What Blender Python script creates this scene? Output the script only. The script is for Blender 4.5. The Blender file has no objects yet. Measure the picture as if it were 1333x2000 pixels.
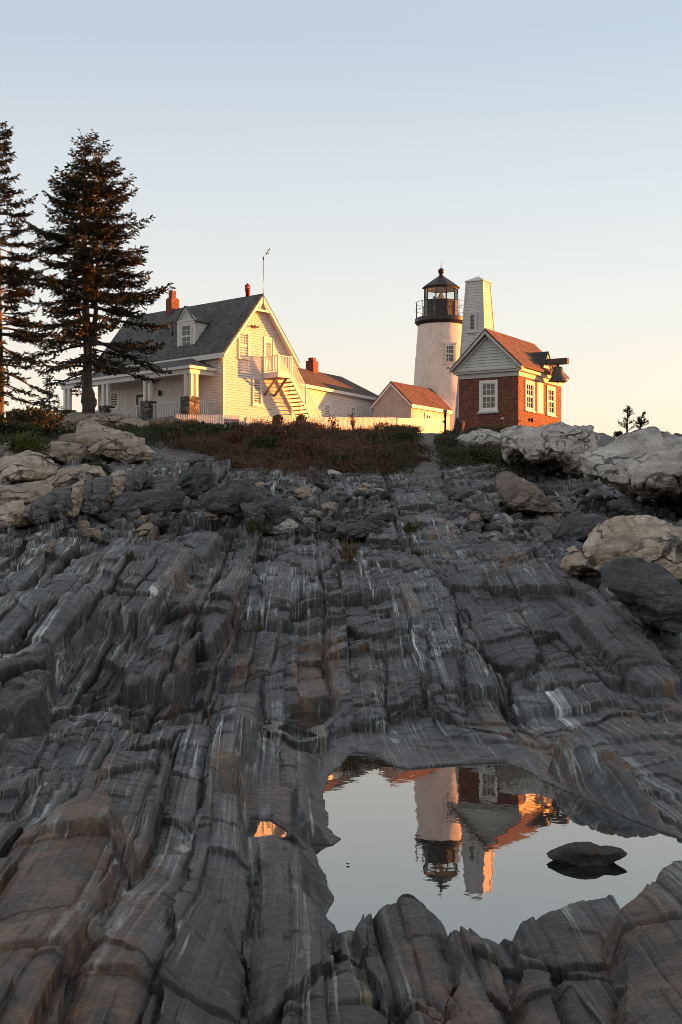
import bpy, bmesh, math, random
import numpy as np
from mathutils import Vector, Matrix, Quaternion

R = math.radians
scene = bpy.context.scene
COL = scene.collection

# ---------------------------------------------------------------- camera
CAM_H, FPX, HOR = 1.9, 2800.0, 1083.0
cam_d = bpy.data.cameras.new("camera")
cam = bpy.data.objects.new("camera", cam_d)
COL.objects.link(cam)
cam.location = (0, 0, CAM_H)
cam.rotation_euler = (R(90), 0, 0)
cam_d.sensor_width = 36
cam_d.sensor_fit = 'AUTO'
cam_d.lens = FPX / 2000 * 36
cam_d.shift_y = (HOR - 1000) / 2000
cam_d.clip_end = 6000
scene.camera = cam

# ---------------------------------------------------------------- light
SUN_AZ = Vector((0.965, 0.262, 0)).normalized()
SUN_EL = R(3.0)
SUN_DIR = Vector((SUN_AZ.x * math.cos(SUN_EL), SUN_AZ.y * math.cos(SUN_EL), math.sin(SUN_EL)))
sd = bpy.data.lights.new("sun", 'SUN')
sd.energy = 2.15
sd.angle = R(0.6)
sd.color = (1.0, 0.30, 0.045)
so = bpy.data.objects.new("sun", sd)
COL.objects.link(so)
so.rotation_euler = SUN_DIR.to_track_quat('Z', 'Y').to_euler()
so.location = (60, 30, 40)

world = bpy.data.worlds.new("World")
scene.world = world
world.use_nodes = True
wn = world.node_tree
wn.nodes.clear()
w_out = wn.nodes.new('ShaderNodeOutputWorld')
w_bg = wn.nodes.new('ShaderNodeBackground')
w_sky = wn.nodes.new('ShaderNodeTexSky')
w_sky.sky_type = 'NISHITA'
w_sky.sun_disc = False
w_sky.sun_elevation = SUN_EL
w_sky.sun_rotation = math.atan2(SUN_AZ.x, SUN_AZ.y)
w_sky.altitude = 10
w_sky.air_density = 1.0
w_sky.dust_density = 1.2
w_sky.ozone_density = 1.5
w_bg.inputs['Strength'].default_value = 0.15
# evening air: the clear-sky model, warmed and paled towards the horizon
w_tc = wn.nodes.new('ShaderNodeTexCoord')
w_sep = wn.nodes.new('ShaderNodeSeparateXYZ')
wn.links.new(w_tc.outputs['Generated'], w_sep.inputs[0])
w_rmp = wn.nodes.new('ShaderNodeValToRGB')
SKY = [(0.0, (1.02,.73,.52)), (.05, (1.02,.765,.585)), (.10, (.97,.825,.70)), (.17, (.87,.825,.785)), (.25, (.72,.745,.765)), (.34, (.56,.62,.71)), (.45, (.56,.56,.58)), (.60, (.53,.515,.515)), (1.0, (.48,.465,.46))]
_el = w_rmp.color_ramp.elements
while len(_el) > 1: _el.remove(_el[-1])
for _i, (_p, _c) in enumerate(SKY):
    _e = _el[0] if _i == 0 else _el.new(_p)
    _e.position = _p; _e.color = (*_c, 1)
wn.links.new(w_sep.outputs[2], w_rmp.inputs[0])
w_mul = wn.nodes.new('ShaderNodeVectorMath'); w_mul.operation = 'SCALE'
w_mul.inputs['Scale'].default_value = 1.0
wn.links.new(w_rmp.outputs[0], w_mul.inputs[0])
w_mix = wn.nodes.new('ShaderNodeMix'); w_mix.data_type = 'RGBA'
w_mix.inputs[0].default_value = 0.86
wn.links.new(w_sky.outputs[0], w_mix.inputs[6])
wn.links.new(w_mul.outputs[0], w_mix.inputs[7])
wn.links.new(w_mix.outputs[2], w_bg.inputs['Color'])
wn.links.new(w_bg.outputs[0], w_out.inputs['Surface'])

scene.view_settings.view_transform = 'Standard'
scene.view_settings.look = 'None'
scene.view_settings.exposure = 2.7
scene.view_settings.gamma = 1.0
scene.view_settings.use_curve_mapping = False
scene.cycles.filter_width = 0.9
scene.cycles.max_bounces = 6
scene.cycles.diffuse_bounces = 3
scene.cycles.transparent_max_bounces = 12

# ---------------------------------------------------------------- helpers
def tag(o, label=None, cat=None, group=None, kind=None):
    if label: o['label'] = label
    if cat: o['category'] = cat
    if group: o['group'] = group
    if kind: o['kind'] = kind
    return o

def P(px, py, Y):
    """point at depth Y seen at pixel (px, py) of the 1333x2000 photo"""
    return Vector(((px - 666.5) / FPX * Y, Y, CAM_H + (HOR - py) / FPX * Y))

def empty(name, loc, rz=0.0):
    o = bpy.data.objects.new(name, None)
    COL.objects.link(o)
    o.location = loc
    o.rotation_euler = (0, 0, rz)
    o.empty_display_size = 0.3
    return o

class MB:
    """collects shapes; build() links them as one mesh object"""
    def __init__(self):
        self.v, self.f, self.sm = [], [], []
    def add(self, verts, faces, smooth=False):
        n = len(self.v)
        self.v += [tuple(p) for p in verts]
        self.f += [tuple(i + n for i in f) for f in faces]
        self.sm += [smooth] * len(faces)
        return self
    def box(self, x0, x1, y0, y1, z0, z1):
        if x0 > x1: x0, x1 = x1, x0
        if y0 > y1: y0, y1 = y1, y0
        if z0 > z1: z0, z1 = z1, z0
        v = [(x0,y0,z0),(x1,y0,z0),(x1,y1,z0),(x0,y1,z0),(x0,y0,z1),(x1,y0,z1),(x1,y1,z1),(x0,y1,z1)]
        return self.add(v, [(0,3,2,1),(4,5,6,7),(0,1,5,4),(1,2,6,5),(2,3,7,6),(3,0,4,7)])
    def hexa(self, bottom, top):
        """8-corner solid from two quads given counter-clockwise seen from above"""
        v = list(bottom) + list(top)
        return self.add(v, [(0,3,2,1),(4,5,6,7),(0,1,5,4),(1,2,6,5),(2,3,7,6),(3,0,4,7)])
    def bar(self, a, b, w, h=None, up=(0,0,1)):
        """rectangular bar from a to b, w wide (sideways), h tall"""
        h = w if h is None else h
        a, b = Vector(a), Vector(b)
        d = (b - a).normalized()
        u = Vector(up)
        if abs(d.dot(u)) > 0.98: u = Vector((1, 0, 0))
        s = d.cross(u).normalized() * w / 2
        t = s.cross(d).normalized() * h / 2
        q = [a - s - t, a + s - t, a + s + t, a - s + t]
        q2 = [p + (b - a) for p in q]
        return self.add(q + q2, [(0,1,2,3),(7,6,5,4),(4,5,1,0),(5,6,2,1),(6,7,3,2),(7,4,0,3)])
    def tube(self, pts, radii, n=8, cap=True, smooth=True):
        pts = [Vector(p) for p in pts]
        if not isinstance(radii, (list, tuple)): radii = [radii] * len(pts)
        base = len(self.v)
        ref = Vector((0.31, 0.17, 1)).normalized()
        for i, p in enumerate(pts):
            d = (pts[min(i+1, len(pts)-1)] - pts[max(i-1, 0)]).normalized()
            if abs(d.dot(ref)) > 0.95: r0 = Vector((1, 0, 0.2))
            else: r0 = ref
            s = d.cross(r0).normalized(); t = d.cross(s)
            for k in range(n):
                a = 2 * math.pi * k / n
                self.v.append(tuple(p + (s * math.cos(a) + t * math.sin(a)) * radii[i]))
        for i in range(len(pts) - 1):
            for k in range(n):
                a, b = base + i*n + k, base + i*n + (k+1) % n
                self.f.append((a, a + n, b + n, b)); self.sm.append(smooth)
        if cap:
            self.f.append(tuple(base + k for k in range(n))); self.sm.append(False)
            self.f.append(tuple(base + (len(pts)-1)*n + k for k in reversed(range(n)))); self.sm.append(False)
        return self
    def lathe(self, prof, c=(0,0), n=32, smooth=True, rot=0.0):
        """profile [(r, z)...] about the vertical through c"""
        base = len(self.v)
        for r, z in prof:
            for k in range(n):
                a = 2 * math.pi * k / n + rot
                self.v.append((c[0] + r * math.cos(a), c[1] + r * math.sin(a), z))
        for i in range(len(prof) - 1):
            for k in range(n):
                a, b = base + i*n + k, base + i*n + (k+1) % n
                self.f.append((a, b, b + n, a + n)); self.sm.append(smooth)
        self.f.append(tuple(base + k for k in reversed(range(n)))); self.sm.append(False)
        self.f.append(tuple(base + (len(prof)-1)*n + k for k in range(n))); self.sm.append(False)
        return self
    def prism(self, poly, axis, a0, a1):
        """extrude a polygon: axis 'y' -> poly is (x,z); axis 'x' -> poly is (y,z); 'z' -> (x,y)"""
        def mk(p, a):
            return {'y': (p[0], a, p[1]), 'x': (a, p[0], p[1]), 'z': (p[0], p[1], a)}[axis]
        n = len(poly)
        v = [mk(p, a0) for p in poly] + [mk(p, a1) for p in poly]
        f = [tuple(range(n)), tuple(reversed(range(n, 2*n)))]
        f += [(i, i + n, (i+1) % n + n, (i+1) % n) for i in range(n)]
        return self.add(v, f)
    def build(self, name, m, parent=None, fix=True):
        me = bpy.data.meshes.new(name)
        me.from_pydata(self.v, [], self.f)
        me.polygons.foreach_set('use_smooth', self.sm)
        if fix:
            bm = bmesh.new(); bm.from_mesh(me)
            bmesh.ops.recalc_face_normals(bm, faces=bm.faces)
            bm.to_mesh(me); bm.free()
        me.update()
        if m: me.materials.append(m)
        o = bpy.data.objects.new(name, me)
        COL.objects.link(o)
        if parent: o.parent = parent
        return o

def np_mesh(name, v, f, m, parent=None, smooth=True, attrs=None):
    """mesh from numpy arrays; f is (n,3) or (n,4)"""
    me = bpy.data.meshes.new(name)
    k = f.shape[1]
    me.vertices.add(len(v)); me.vertices.foreach_set('co', np.ascontiguousarray(v, dtype=np.float32).ravel())
    me.loops.add(f.size); me.loops.foreach_set('vertex_index', np.ascontiguousarray(f, dtype=np.int32).ravel())
    me.polygons.add(len(f))
    me.polygons.foreach_set('loop_start', np.arange(0, f.size, k, dtype=np.int32))
    me.polygons.foreach_set('use_smooth', np.full(len(f), smooth))
    for an, av in (attrs or {}).items():
        at = me.attributes.new(an, 'FLOAT', 'POINT')
        at.data.foreach_set('value', np.ascontiguousarray(av, dtype=np.float32).ravel())
    me.update(calc_edges=True)
    if m: me.materials.append(m)
    o = bpy.data.objects.new(name, me)
    COL.objects.link(o)
    if parent: o.parent = parent
    return o

# ---------------------------------------------------------------- numpy noise
def _h(ix, iy, iz, seed):
    n = (ix * 374761393 + iy * 668265263 + iz * 2147483647 + seed * 1274126177) & 0xffffffff
    n = ((n ^ (n >> 13)) * 1274126177) & 0xffffffff
    n = ((n ^ (n >> 16)) * 2246822519) & 0xffffffff
    return (n ^ (n >> 15)) & 0xffffffff

def h01(ix, iy=0, seed=0):
    ix = np.asarray(ix).astype(np.int64)
    iy = np.asarray(iy).astype(np.int64)
    return _h(ix, iy, np.int64(7), seed) / 4294967295.0

def vnoise2(x, y, seed=0):
    """value noise with quintic fade, about -1..1"""
    xi = np.floor(x); yi = np.floor(y)
    fx = x - xi; fy = y - yi
    xi = xi.astype(np.int64); yi = yi.astype(np.int64)
    ux = fx*fx*fx*(fx*(fx*6-15)+10); uy = fy*fy*fy*(fy*(fy*6-15)+10)
    a = h01(xi, yi, seed); b = h01(xi+1, yi, seed); c = h01(xi, yi+1, seed); d = h01(xi+1, yi+1, seed)
    return (a + (b-a)*ux + (c-a)*uy + (a-b-c+d)*ux*uy) * 2 - 1

def fbm2(x, y, oct=4, seed=0, gain=0.5, lac=2.03):
    s = 0; a = 1.0; t = 0
    for o in range(oct):
        s = s + a * vnoise2(x, y, seed + o*17); t += a
        a *= gain; x = x*lac + 13.7; y = y*lac + 5.1
    return s / t

def vnoise3(x, y, z, seed=0):
    xi = np.floor(x); yi = np.floor(y); zi = np.floor(z)
    fx = x-xi; fy = y-yi; fz = z-zi
    xi = xi.astype(np.int64); yi = yi.astype(np.int64); zi = zi.astype(np.int64)
    ux = fx*fx*(3-2*fx); uy = fy*fy*(3-2*fy); uz = fz*fz*(3-2*fz)
    r = 0
    for dz in (0, 1):
        wz = uz if dz else 1-uz
        for dy in (0, 1):
            wy = uy if dy else 1-uy
            for dx in (0, 1):
                wx = ux if dx else 1-ux
                r = r + (_h(xi+dx, yi+dy, zi+dz, seed) / 4294967295.0) * wx*wy*wz
    return r*2-1

def fbm3(x, y, z, oct=4, seed=0, gain=0.5):
    s = 0; a = 1.0; t = 0
    for o in range(oct):
        s = s + a*vnoise3(x, y, z, seed+o*31); t += a
        a *= gain; x = x*2.03+3.1; y = y*2.03+7.7; z = z*2.03+1.3
    return s/t

def sstep(a, b, x):
    t = np.clip((x-a)/(b-a), 0, 1)
    return t*t*(3-2*t)

def poly_sd(poly, x, y):
    """signed distance to a polygon, negative inside"""
    d = np.full(x.shape, 1e9); inside = np.zeros(x.shape, bool)
    n = len(poly)
    for i in range(n):
        ax, ay = poly[i]; bx, by = poly[(i+1) % n]
        ex, ey = bx-ax, by-ay
        t = np.clip(((x-ax)*ex + (y-ay)*ey) / (ex*ex+ey*ey+1e-12), 0, 1)
        d = np.minimum(d, np.hypot(x-ax-t*ex, y-ay-t*ey))
        c = ((ay > y) != (by > y))
        with np.errstate(divide='ignore', invalid='ignore'):
            xx = ex*(y-ay)/(ey if abs(ey) > 1e-12 else 1e-12) + ax
        inside ^= c & (x < xx)
    return np.where(inside, -d, d)

# ---------------------------------------------------------------- node helpers
def mat(name):
    m = bpy.data.materials.new(name)
    m.use_nodes = True
    nt = m.node_tree
    return m, nt, nt.nodes['Principled BSDF']

def N(nt, kind, **kw):
    n = nt.nodes.new(kind)
    for k, v in kw.items():
        if k in n.inputs: n.inputs[k].default_value = v
        else: setattr(n, k, v)
    return n

def L(nt, a, b): nt.links.new(a, b)

def ramp(nt, src, stops, interp='LINEAR'):
    r = nt.nodes.new('ShaderNodeValToRGB')
    r.color_ramp.interpolation = interp
    el = r.color_ramp.elements
    while len(el) > 1: el.remove(el[-1])
    for i, (p, c) in enumerate(stops):
        e = el[0] if i == 0 else el.new(p)
        e.position = p
        e.color = (c[0], c[1], c[2], 1) if isinstance(c, (tuple, list)) else (c, c, c, 1)
    L(nt, src, r.inputs[0])
    return r

def mix(nt, fac, a, b, mode='MIX'):
    n = nt.nodes.new('ShaderNodeMix'); n.data_type = 'RGBA'; n.blend_type = mode
    n.clamp_factor = True; n.clamp_result = False
    for sock, val in ((n.inputs[0], fac), (n.inputs[6], a), (n.inputs[7], b)):
        if hasattr(val, 'links') or hasattr(val, 'is_linked'): L(nt, val, sock)
        else: sock.default_value = val if not isinstance(val, tuple) or len(val) == 4 else (*val, 1)
    return n.outputs[2]

def math_n(nt, op, a, b=None, clamp=False):
    n = nt.nodes.new('ShaderNodeMath'); n.operation = op; n.use_clamp = clamp
    for i, val in enumerate((a, b)):
        if val is None: continue
        if hasattr(val, 'is_linked'): L(nt, val, n.inputs[i])
        else: n.inputs[i].default_value = val
    return n.outputs[0]

def noise(nt, vec, scale, detail=4, rough=0.55, dist=0.0):
    n = nt.nodes.new('ShaderNodeTexNoise')
    n.inputs['Scale'].default_value = scale; n.inputs['Detail'].default_value = detail
    n.inputs['Roughness'].default_value = rough; n.inputs['Distortion'].default_value = dist
    if vec is not None: L(nt, vec, n.inputs['Vector'])
    return n.outputs[0]

def objco(nt): return nt.nodes.new('ShaderNodeTexCoord').outputs['Object']

def combine(nt, x, y, z):
    n = nt.nodes.new('ShaderNodeCombineXYZ')
    for i, val in enumerate((x, y, z)):
        if hasattr(val, 'is_linked'): L(nt, val, n.inputs[i])
        else: n.inputs[i].default_value = val
    return n.outputs[0]

def bump(nt, height, strength, dist, bsdf, normal=None):
    b = nt.nodes.new('ShaderNodeBump')
    b.inputs['Strength'].default_value = strength; b.inputs['Distance'].default_value = dist
    L(nt, height, b.inputs['Height'])
    if normal is not None: L(nt, normal, b.inputs['Normal'])
    if bsdf is not None: L(nt, b.outputs[0], bsdf.inputs['Normal'])
    return b.outputs[0]

def attr(nt, name):
    n = nt.nodes.new('ShaderNodeAttribute'); n.attribute_name = name
    return n.outputs['Fac']

# ---------------------------------------------------------------- terrain
def strata_cells(u, v, wid, length, seed):
    """long blocks of jointed rock along v: random height, tilt and edge distances"""
    p = u / wid
    i = np.floor(p)
    e0 = i + 0.6*(h01(i, 0, seed) - 0.5)
    i = np.where(p < e0, i-1, i)
    e1 = i + 1 + 0.6*(h01(i+1, 0, seed) - 0.5)
    i = np.where(p >= e1, i+1, i)
    e0 = i + 0.6*(h01(i, 0, seed) - 0.5); e1 = i + 1 + 0.6*(h01(i+1, 0, seed) - 0.5)
    du = np.minimum(p-e0, e1-p) * wid
    fu = (p-e0)/(e1-e0)
    q = v / length + h01(i, 3, seed)*7 + (h01(i, 4, seed) - .5)*1.5*(p - i)*wid/length*1.6
    j = np.floor(q)
    g0 = j + 0.7*(h01(i, j, seed+5) - 0.5)
    j = np.where(q < g0, j-1, j)
    g1 = j + 1 + 0.7*(h01(i, j+1, seed+5) - 0.5)
    j = np.where(q >= g1, j+1, j)
    g0 = j + 0.7*(h01(i, j, seed+5) - 0.5); g1 = j + 1 + 0.7*(h01(i, j+1, seed+5) - 0.5)
    dv = np.minimum(q-g0, g1-q) * length
    fv = (q-g0)/(g1-g0)
    return h01(i, j, seed+11), h01(i, j, seed+12), h01(i, j, seed+13), fu, fv, du, dv, h01(i, 1, seed+19)

PROF = np.array([(-6,.2),(2,.42),(4.6,.36),(6,.26),(7,.12),(8,.05),(13,.03),(15.3,.08),(16.3,.24),(17.5,.46),(21.5,.98),(27,1.74),
                 (32,2.33),(36.5,2.92),(40.5,3.5),(44,3.98),(49,4.7),(54,5.42),(62,6.55),(70,7.62),(74,8.05),(80,8.65),
                 (86,9.15),(92,9.45),(110,9.5),(140,7),(200,-3),(300,-6)])

def on_plane(px, py, z=0.0):
    Y = (CAM_H - z) * FPX / (py - HOR)
    return ((px - 666.5) / FPX * Y, Y)

POOL_PX = [(640,1520),(652,1503),(668,1494),(676,1478),(690,1469),(735,1477),(770,1497),(800,1503),(850,1498),(930,1492),(985,1489),
           (1040,1512),(1100,1545),(1160,1566),(1230,1600),(1333,1643),(1480,1690),(1480,1780),(1260,1830),(1080,1850),(1000,1880),
           (950,1890),(880,1845),(760,1830),(700,1850),(655,1815),(640,1795),(650,1765),(632,1700),(612,1662),(612,1650),(655,1650),
           (662,1640),(648,1630),(640,1590),(632,1560)]
POOL = [on_plane(*p) for p in POOL_PX]
POCKET_A = [on_plane(*p) for p in [(490,1600),(525,1600),(562,1626),(556,1642),(515,1638),(488,1646),(482,1622)]]
LEVEL_B = .13
POCKET_B = [on_plane(px, py, LEVEL_B) for px, py in [(538,1420),(562,1396),(600,1389),(645,1391),(654,1402),(634,1412),(618,1422),(610,1438),(588,1446),(560,1430)]]

def base_z(x, y):
    z = np.interp(y, PROF[:, 0], PROF[:, 1])
    far = sstep(60, 75, y)
    # left flank rises away from the centre, right flank a little
    l = np.maximum(0, -x - 0.9)
    z = z + (1-far)*np.minimum(0.13*l, 0.9)*sstep(3.5, 6, y)*(1-0.7*sstep(30, 45, y))
    z = z + 0.20*sstep(-.35, -.75, x)*sstep(3, 5, y)*(1-sstep(13, 17, y))
    r = np.maximum(0, x - 1.6 - 0.02*y)
    z = z + (1-far)*np.minimum(0.10*r, 0.5)*sstep(9, 14, y)*(1-sstep(26, 34, y))
    # headland to the right, outside the picture
    hx = np.maximum(0, x - 3.0 - 0.24*y)
    z = z + 5.0*sstep(0, 12, hx)*sstep(2, 12, y)*(1-sstep(38, 58, y))
    # land falls off to the right behind the white ledge, and to the far left
    z = z - far*3.2*sstep(12.5, 19, x) - 2.2*sstep(46, 60, y)*sstep(0.195, 0.23, x/np.maximum(y, 1))*far
    z = z - far*2.2*sstep(-20, -30, x)
    # unseen low hill off to the right, added to keep sun off the brush
    z = np.maximum(z, 9.4 - 7*sstep(18.6, 17.4, x - .10*(y-72)) - 8*sstep(75.5, 79, y) - 8*sstep(52, 46, y) - 8*sstep(40, 60, x))
    return z

BLOCKS = []   # (outline in photo pixels of the top face, top height, slope x, slope y, side steepness)
BLOCKS_FG = [
    # rocks along the near rim of the pool
    ([(735,1727),(845,1742),(885,1800),(905,1850),(880,1900),(850,1955),(745,1960),(718,1880),(700,1790)], .30, .02, .03, 3.2),
    ([(655,1818),(700,1812),(716,1830),(722,1900),(700,1912),(668,1905),(652,1860)], .16, 0, .0, 4),
    ([(870,1800),(915,1806),(955,1826),(985,1880),(1000,1960),(1010,2080),(870,2080),(866,1960),(905,1850)], .31, -.04, .05, 3.2),
    ([(620,1935),(680,1908),(735,1925),(760,1965),(762,2080),(580,2080)], .27, 0, .04, 3.5),
    ([(770,1962),(862,1960),(868,2080),(768,2080)], .27, 0, .03, 3.5),
    ([(968,1790),(990,1772),(1012,1778),(1030,1840),(1028,1880),(990,1835)], .20, 0, 0, 3.2),
    ([(1016,1752),(1060,1760),(1100,1752),(1195,1745),(1225,1800),(1215,1880),(1110,1870),(1050,1840),(1024,1800)], .31, .03, .05, 2.4),
    ([(1020,1850),(1060,1870),(1075,1960),(1090,2080),(1010,2080),(1000,1940)], .28, 0, .02, 3.5),
    ([(1210,1760),(1260,1742),(1290,1705),(1345,1688),(1520,1680),(1540,2080),(1150,2080),(1180,1980),(1230,1900),(1222,1820)], .46, .10, .05, 2.2),
    # left of the pool
    ([(512,1410),(545,1405),(600,1455),(625,1462),(632,1520),(640,1570),(650,1640),(560,1605),(505,1595),(500,1480)], .15, -.02, .01, 3.5),
    ([(560,1640),(600,1625),(625,1660),(650,1720),(655,1780),(650,1900),(560,1990),(490,2080),(480,1760),(490,1660)], .22, -.06, .01, 3.2),
    ([(440,1372),(500,1370),(492,1600),(480,1690),(478,1790),(470,2080),(290,2080),(340,1800),(395,1560)], .33, -.12, .02, 4),
    ([(60,1622),(170,1593),(212,1600),(224,1640),(190,1740),(120,1880),(70,2080),(-330,2080),(-300,1660)], .58, .06, .07, 2.6),
    # broken ledge above the pool: dark fronts
    ([(640,1395),(700,1378),(752,1378),(752,1345),(640,1335),(520,1335),(520,1378)], .30, 0, .10, 5),
    ([(756,1352),(835,1352),(838,1300),(756,1300)], .36, .0, .09, 6),
    ([(840,1352),(905,1356),(902,1295),(838,1295)], .38, .0, .10, 6),
    ([(908,1352),(995,1352),(975,1290),(900,1292)], .37, .0, .10, 6),
    ([(1000,1352),(1050,1345),(1012,1285),(975,1290)], .35, .05, .10, 6),
    ([(950,1300),(1010,1300),(990,1272),(945,1262)], .55, .0, .10, 6),
    # smooth lip behind the pool
    ([(600,1440),(720,1420),(800,1402),(900,1420),(1010,1440),(1090,1470),(1180,1530),(1333,1605),(1500,1660),(1500,1560),(1333,1500),(1150,1450),(1000,1410),(850,1392),(740,1398),(650,1425)], .07, .015, .015, 1.2),
    ([(1095,1440),(1130,1425),(1200,1470),(1290,1540),(1260,1550),(1170,1510),(1110,1462)], .30, .02, .04, 3),
    # left scarps
    ([(290,1165),(345,1115),(440,1025),(385,1022),(290,1045),(150,1090),(40,1180),(150,1200)], '+0.36', -.07, .0, 4),
    ([(250,1310),(345,1300),(395,1215),(392,1205),(330,1245),(240,1280)], '+0.26', -.04, .0, 4.5),
    ([(0,1285),(80,1215),(170,1170),(185,1185),(150,1225),(95,1275),(100,1290),(60,1330),(-200,1390),(-200,1300)], '+0.32', -.03, .0, 4.5),
    ([(-100,1200),(60,1150),(160,1138),(150,1160),(70,1205),(-100,1270)], '+0.40', -.03, .0, 4.5),
    ([(395,1235),(410,1240),(480,1130),(490,1095),(455,1105),(395,1180)], '+0.26', -.05, .0, 5),
    ([(500,1110),(560,1060),(640,1050),(650,1085),(600,1120),(560,1200),(520,1200)], '+0.14', -.02, .0, 5),
    ([(900,1230),(960,1190),(1020,1200),(1060,1260),(1020,1290),(960,1270)], '+0.12', .02, .0, 3),
    ([(1120,1180),(1200,1170),(1290,1260),(1333,1330),(1260,1340),(1180,1260)], '+0.18', .02, .0, 3),
]

def build_terrain(m):
    ta = np.concatenate([np.linspace(-1.6, -0.34, 40)[:-1], np.linspace(-0.34, -0.25, 34)[:-1],
                         np.linspace(-0.25, 0.25, 640)[:-1], np.linspace(0.25, 0.36, 40)[:-1], np.linspace(0.36, 2.2, 75)])
    ya = [1.2]
    while ya[-1] < 110:
        y = ya[-1]
        ya.append(y + min(0.0015*y + 0.0015, 0.12) * (4 if y < 3.6 else 1) * (3 if y > 76 else 1))
    while ya[-1] < 330: ya.append(ya[-1]*1.04)
    ya = np.array(ya)
    T, Yg = np.meshgrid(ta, ya)
    X = T * Yg
    sh = X.shape
    x = X.ravel(); y = Yg.ravel()
    z = base_z(x, y)
    rock = 1 - 0.85*sstep(46, 56, y + 3.0*fbm2(x*.25, y*.25, 3, 5))
    # strata coordinate: runs up the slope, gently folded
    u = x + 0.02*y + 0.30*fbm2(x*.16, y*.06, 3, 21) + 0.045*fbm2(x*.9, y*.22, 3, 22)*(1+1.2*sstep(.5, 3, x)) + 0.007*fbm2(x*4, y*1.2, 2, 23)
    v = y + 0.45*fbm2(x*.8, y*.5, 3, 31) + 0.13*fbm2(x*3.2, y*1.7, 3, 32)
    # distance to the water
    near = (y < 20) & (np.abs(x) < 8)
    sd = np.full(x.shape, 9.0)
    xn, yn = x[near], y[near]
    wx = 0.035*fbm2(xn*3, yn*3, 3, 41); wy = 0.05*fbm2(xn*3+9, yn*3, 3, 42)
    sdn = np.minimum(poly_sd(POOL, xn+wx, yn+wy), poly_sd(POCKET_A, xn+wx*.25, yn+wy*.25))
    sdb = np.full(x.shape, 9.0); sdb[near] = poly_sd(POCKET_B, xn+wx*3, yn+wy*4)
    sd[near] = sdn
    calm = 1 - 0.75*np.exp(-np.maximum(sd, 0)/0.5)
    lip = sstep(9.5, 12.5, y)*(1-sstep(14.2, 16.5, y))*sstep(-0.6, 0.1, x)
    calm = calm*(1-0.6*lip)
    # jointed blocks at three sizes
    right_soft = 1 - 0.25*sstep(0.5, 3, x)
    uw = .62 + .38*sstep(-.6, -1.6, x + .25*fbm2(x*.5, y*.3, 2, 47)) + .25*sstep(1.2, 2.6, x)
    uw = np.maximum(uw, .85*sstep(9, 7, y))
    hts = np.zeros(x.shape); tone = np.zeros(x.shape); crack = np.zeros(x.shape)
    for (wid, ln, amp, gw, seed) in ((2.3, 4.6, .34, .035, 77), (0.85, 2.2, .27, .022, 101), (0.33, 1.15, .13, .013, 202), (0.10, 0.70, .030, .006, 303)):
        a, b, c, fu, fv, du, dv, rowr = strata_cells(u + 0.03*wid*vnoise2(x*2/wid, y*.7/wid, seed), v, wid, ln, seed)
        hts += amp*uw*((a-.5) + 0.5*(rowr-.5) + 0.8*(b-.22)*(fu-.5) + 0.7*(c-.30)*(fv-.5))*right_soft
        open_j = (c > .45)                       # only some cross joints have opened
        ug = uw if wid > .5 else uw*.55
        g = np.maximum(np.exp(-(du/gw)**2)*np.where(rowr > .35, 1, .2)*ug, np.exp(-(dv*1.5/gw)**2)*np.where(open_j, .8, .1))
        crack = np.maximum(crack, g*(a > .35))
        hts -= amp*0.36*g
        tone += (a-.5)*(wid**.3)
    # broken treads and risers stepping up the slope, offset from layer to layer
    rowa = np.floor(u/.42 + .5*vnoise2(x*1.5, y*.3, 15)); rowb = np.floor(u/.16)
    for fq, A, sd_, ro, ra in ((.50, .125, 401, rowa, .55), (1.45, .026, 402, rowa, .9), (4.6, .010, 403, rowb, .9)):
        t = y*fq + 1.3*fbm2(x*.45*fq**.5, y*.35*fq**.5, 4, sd_) + .35*fbm2(x*3.2*fq**.5, y*1.6*fq**.5, 3, sd_+3) + ra*(h01(ro, 9, sd_)-.5)*(fbm2(x*.3, y*.2, 2, sd_+8) > -.15)
        fr = t - np.floor(t)
        on = sstep(-.12, .25, fbm2(x*.6*fq**.5, y*.5*fq**.5, 3, sd_+5))
        A = A*(1-.7*sstep(9.5, 7.5, y))
        hts += A*on*(-fr + sstep(.90, .985, fr) + .4)
        edge_g = np.exp(-((fr-.90)/.02)**2)*on
        crack = np.maximum(crack, .55*edge_g*(A > .02)*(1-.6*sstep(9.5, 7.5, y)))
        tone += .25*(h01(np.floor(t), ro, sd_+1)-.5)
    hts += 0.035*fbm2(x*1.3, y*.7, 4, 61) + 0.014*fbm2(x*6, y*5.0, 4, 62) + 0.006*fbm2(u*34, y*.9, 3, 63) + .006*fbm2(x*22, y*16, 2, 64)
    scale = np.clip(0.75 + 0.010*y, .75, 1.15)
    nearmask = 1-0.55*sstep(8.5, 6.0, y)
    z = z + hts*scale*rock*calm*nearmask
    z = z + (1-rock)*(0.35*fbm2(x*.3, y*.3, 4, 71) + 0.1*fbm2(x*1.5, y*1.5, 3, 72))*(1-sstep(72, 84, y)*.8)
    # hand-placed blocks
    for outline, zt, sx, sy, steep in BLOCKS_FG:
        rel = isinstance(zt, str)          # '+0.3': height above the slope; a number: height above the water
        hgt = float(zt)
        w = []
        for (px, py) in outline:
            dx = (px-666.5)/FPX; dz = (HOR-py)/FPX
            if rel:
                Yc = np.linspace(2.0, 70, 1400)
                gap = CAM_H + dz*Yc - base_z(dx*Yc, Yc) - hgt
                k0 = int(np.argmax(gap < 0)) if (gap < 0).any() else 1399
                Yp = Yc[k0]
            else:
                Yp = (hgt - CAM_H)/min(dz, -.02)
            w.append((dx*Yp, Yp))
        cx = sum(p[0] for p in w)/len(w); cy = sum(p[1] for p in w)/len(w)
        xs = [p[0] for p in w]; ys = [p[1] for p in w]
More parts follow.
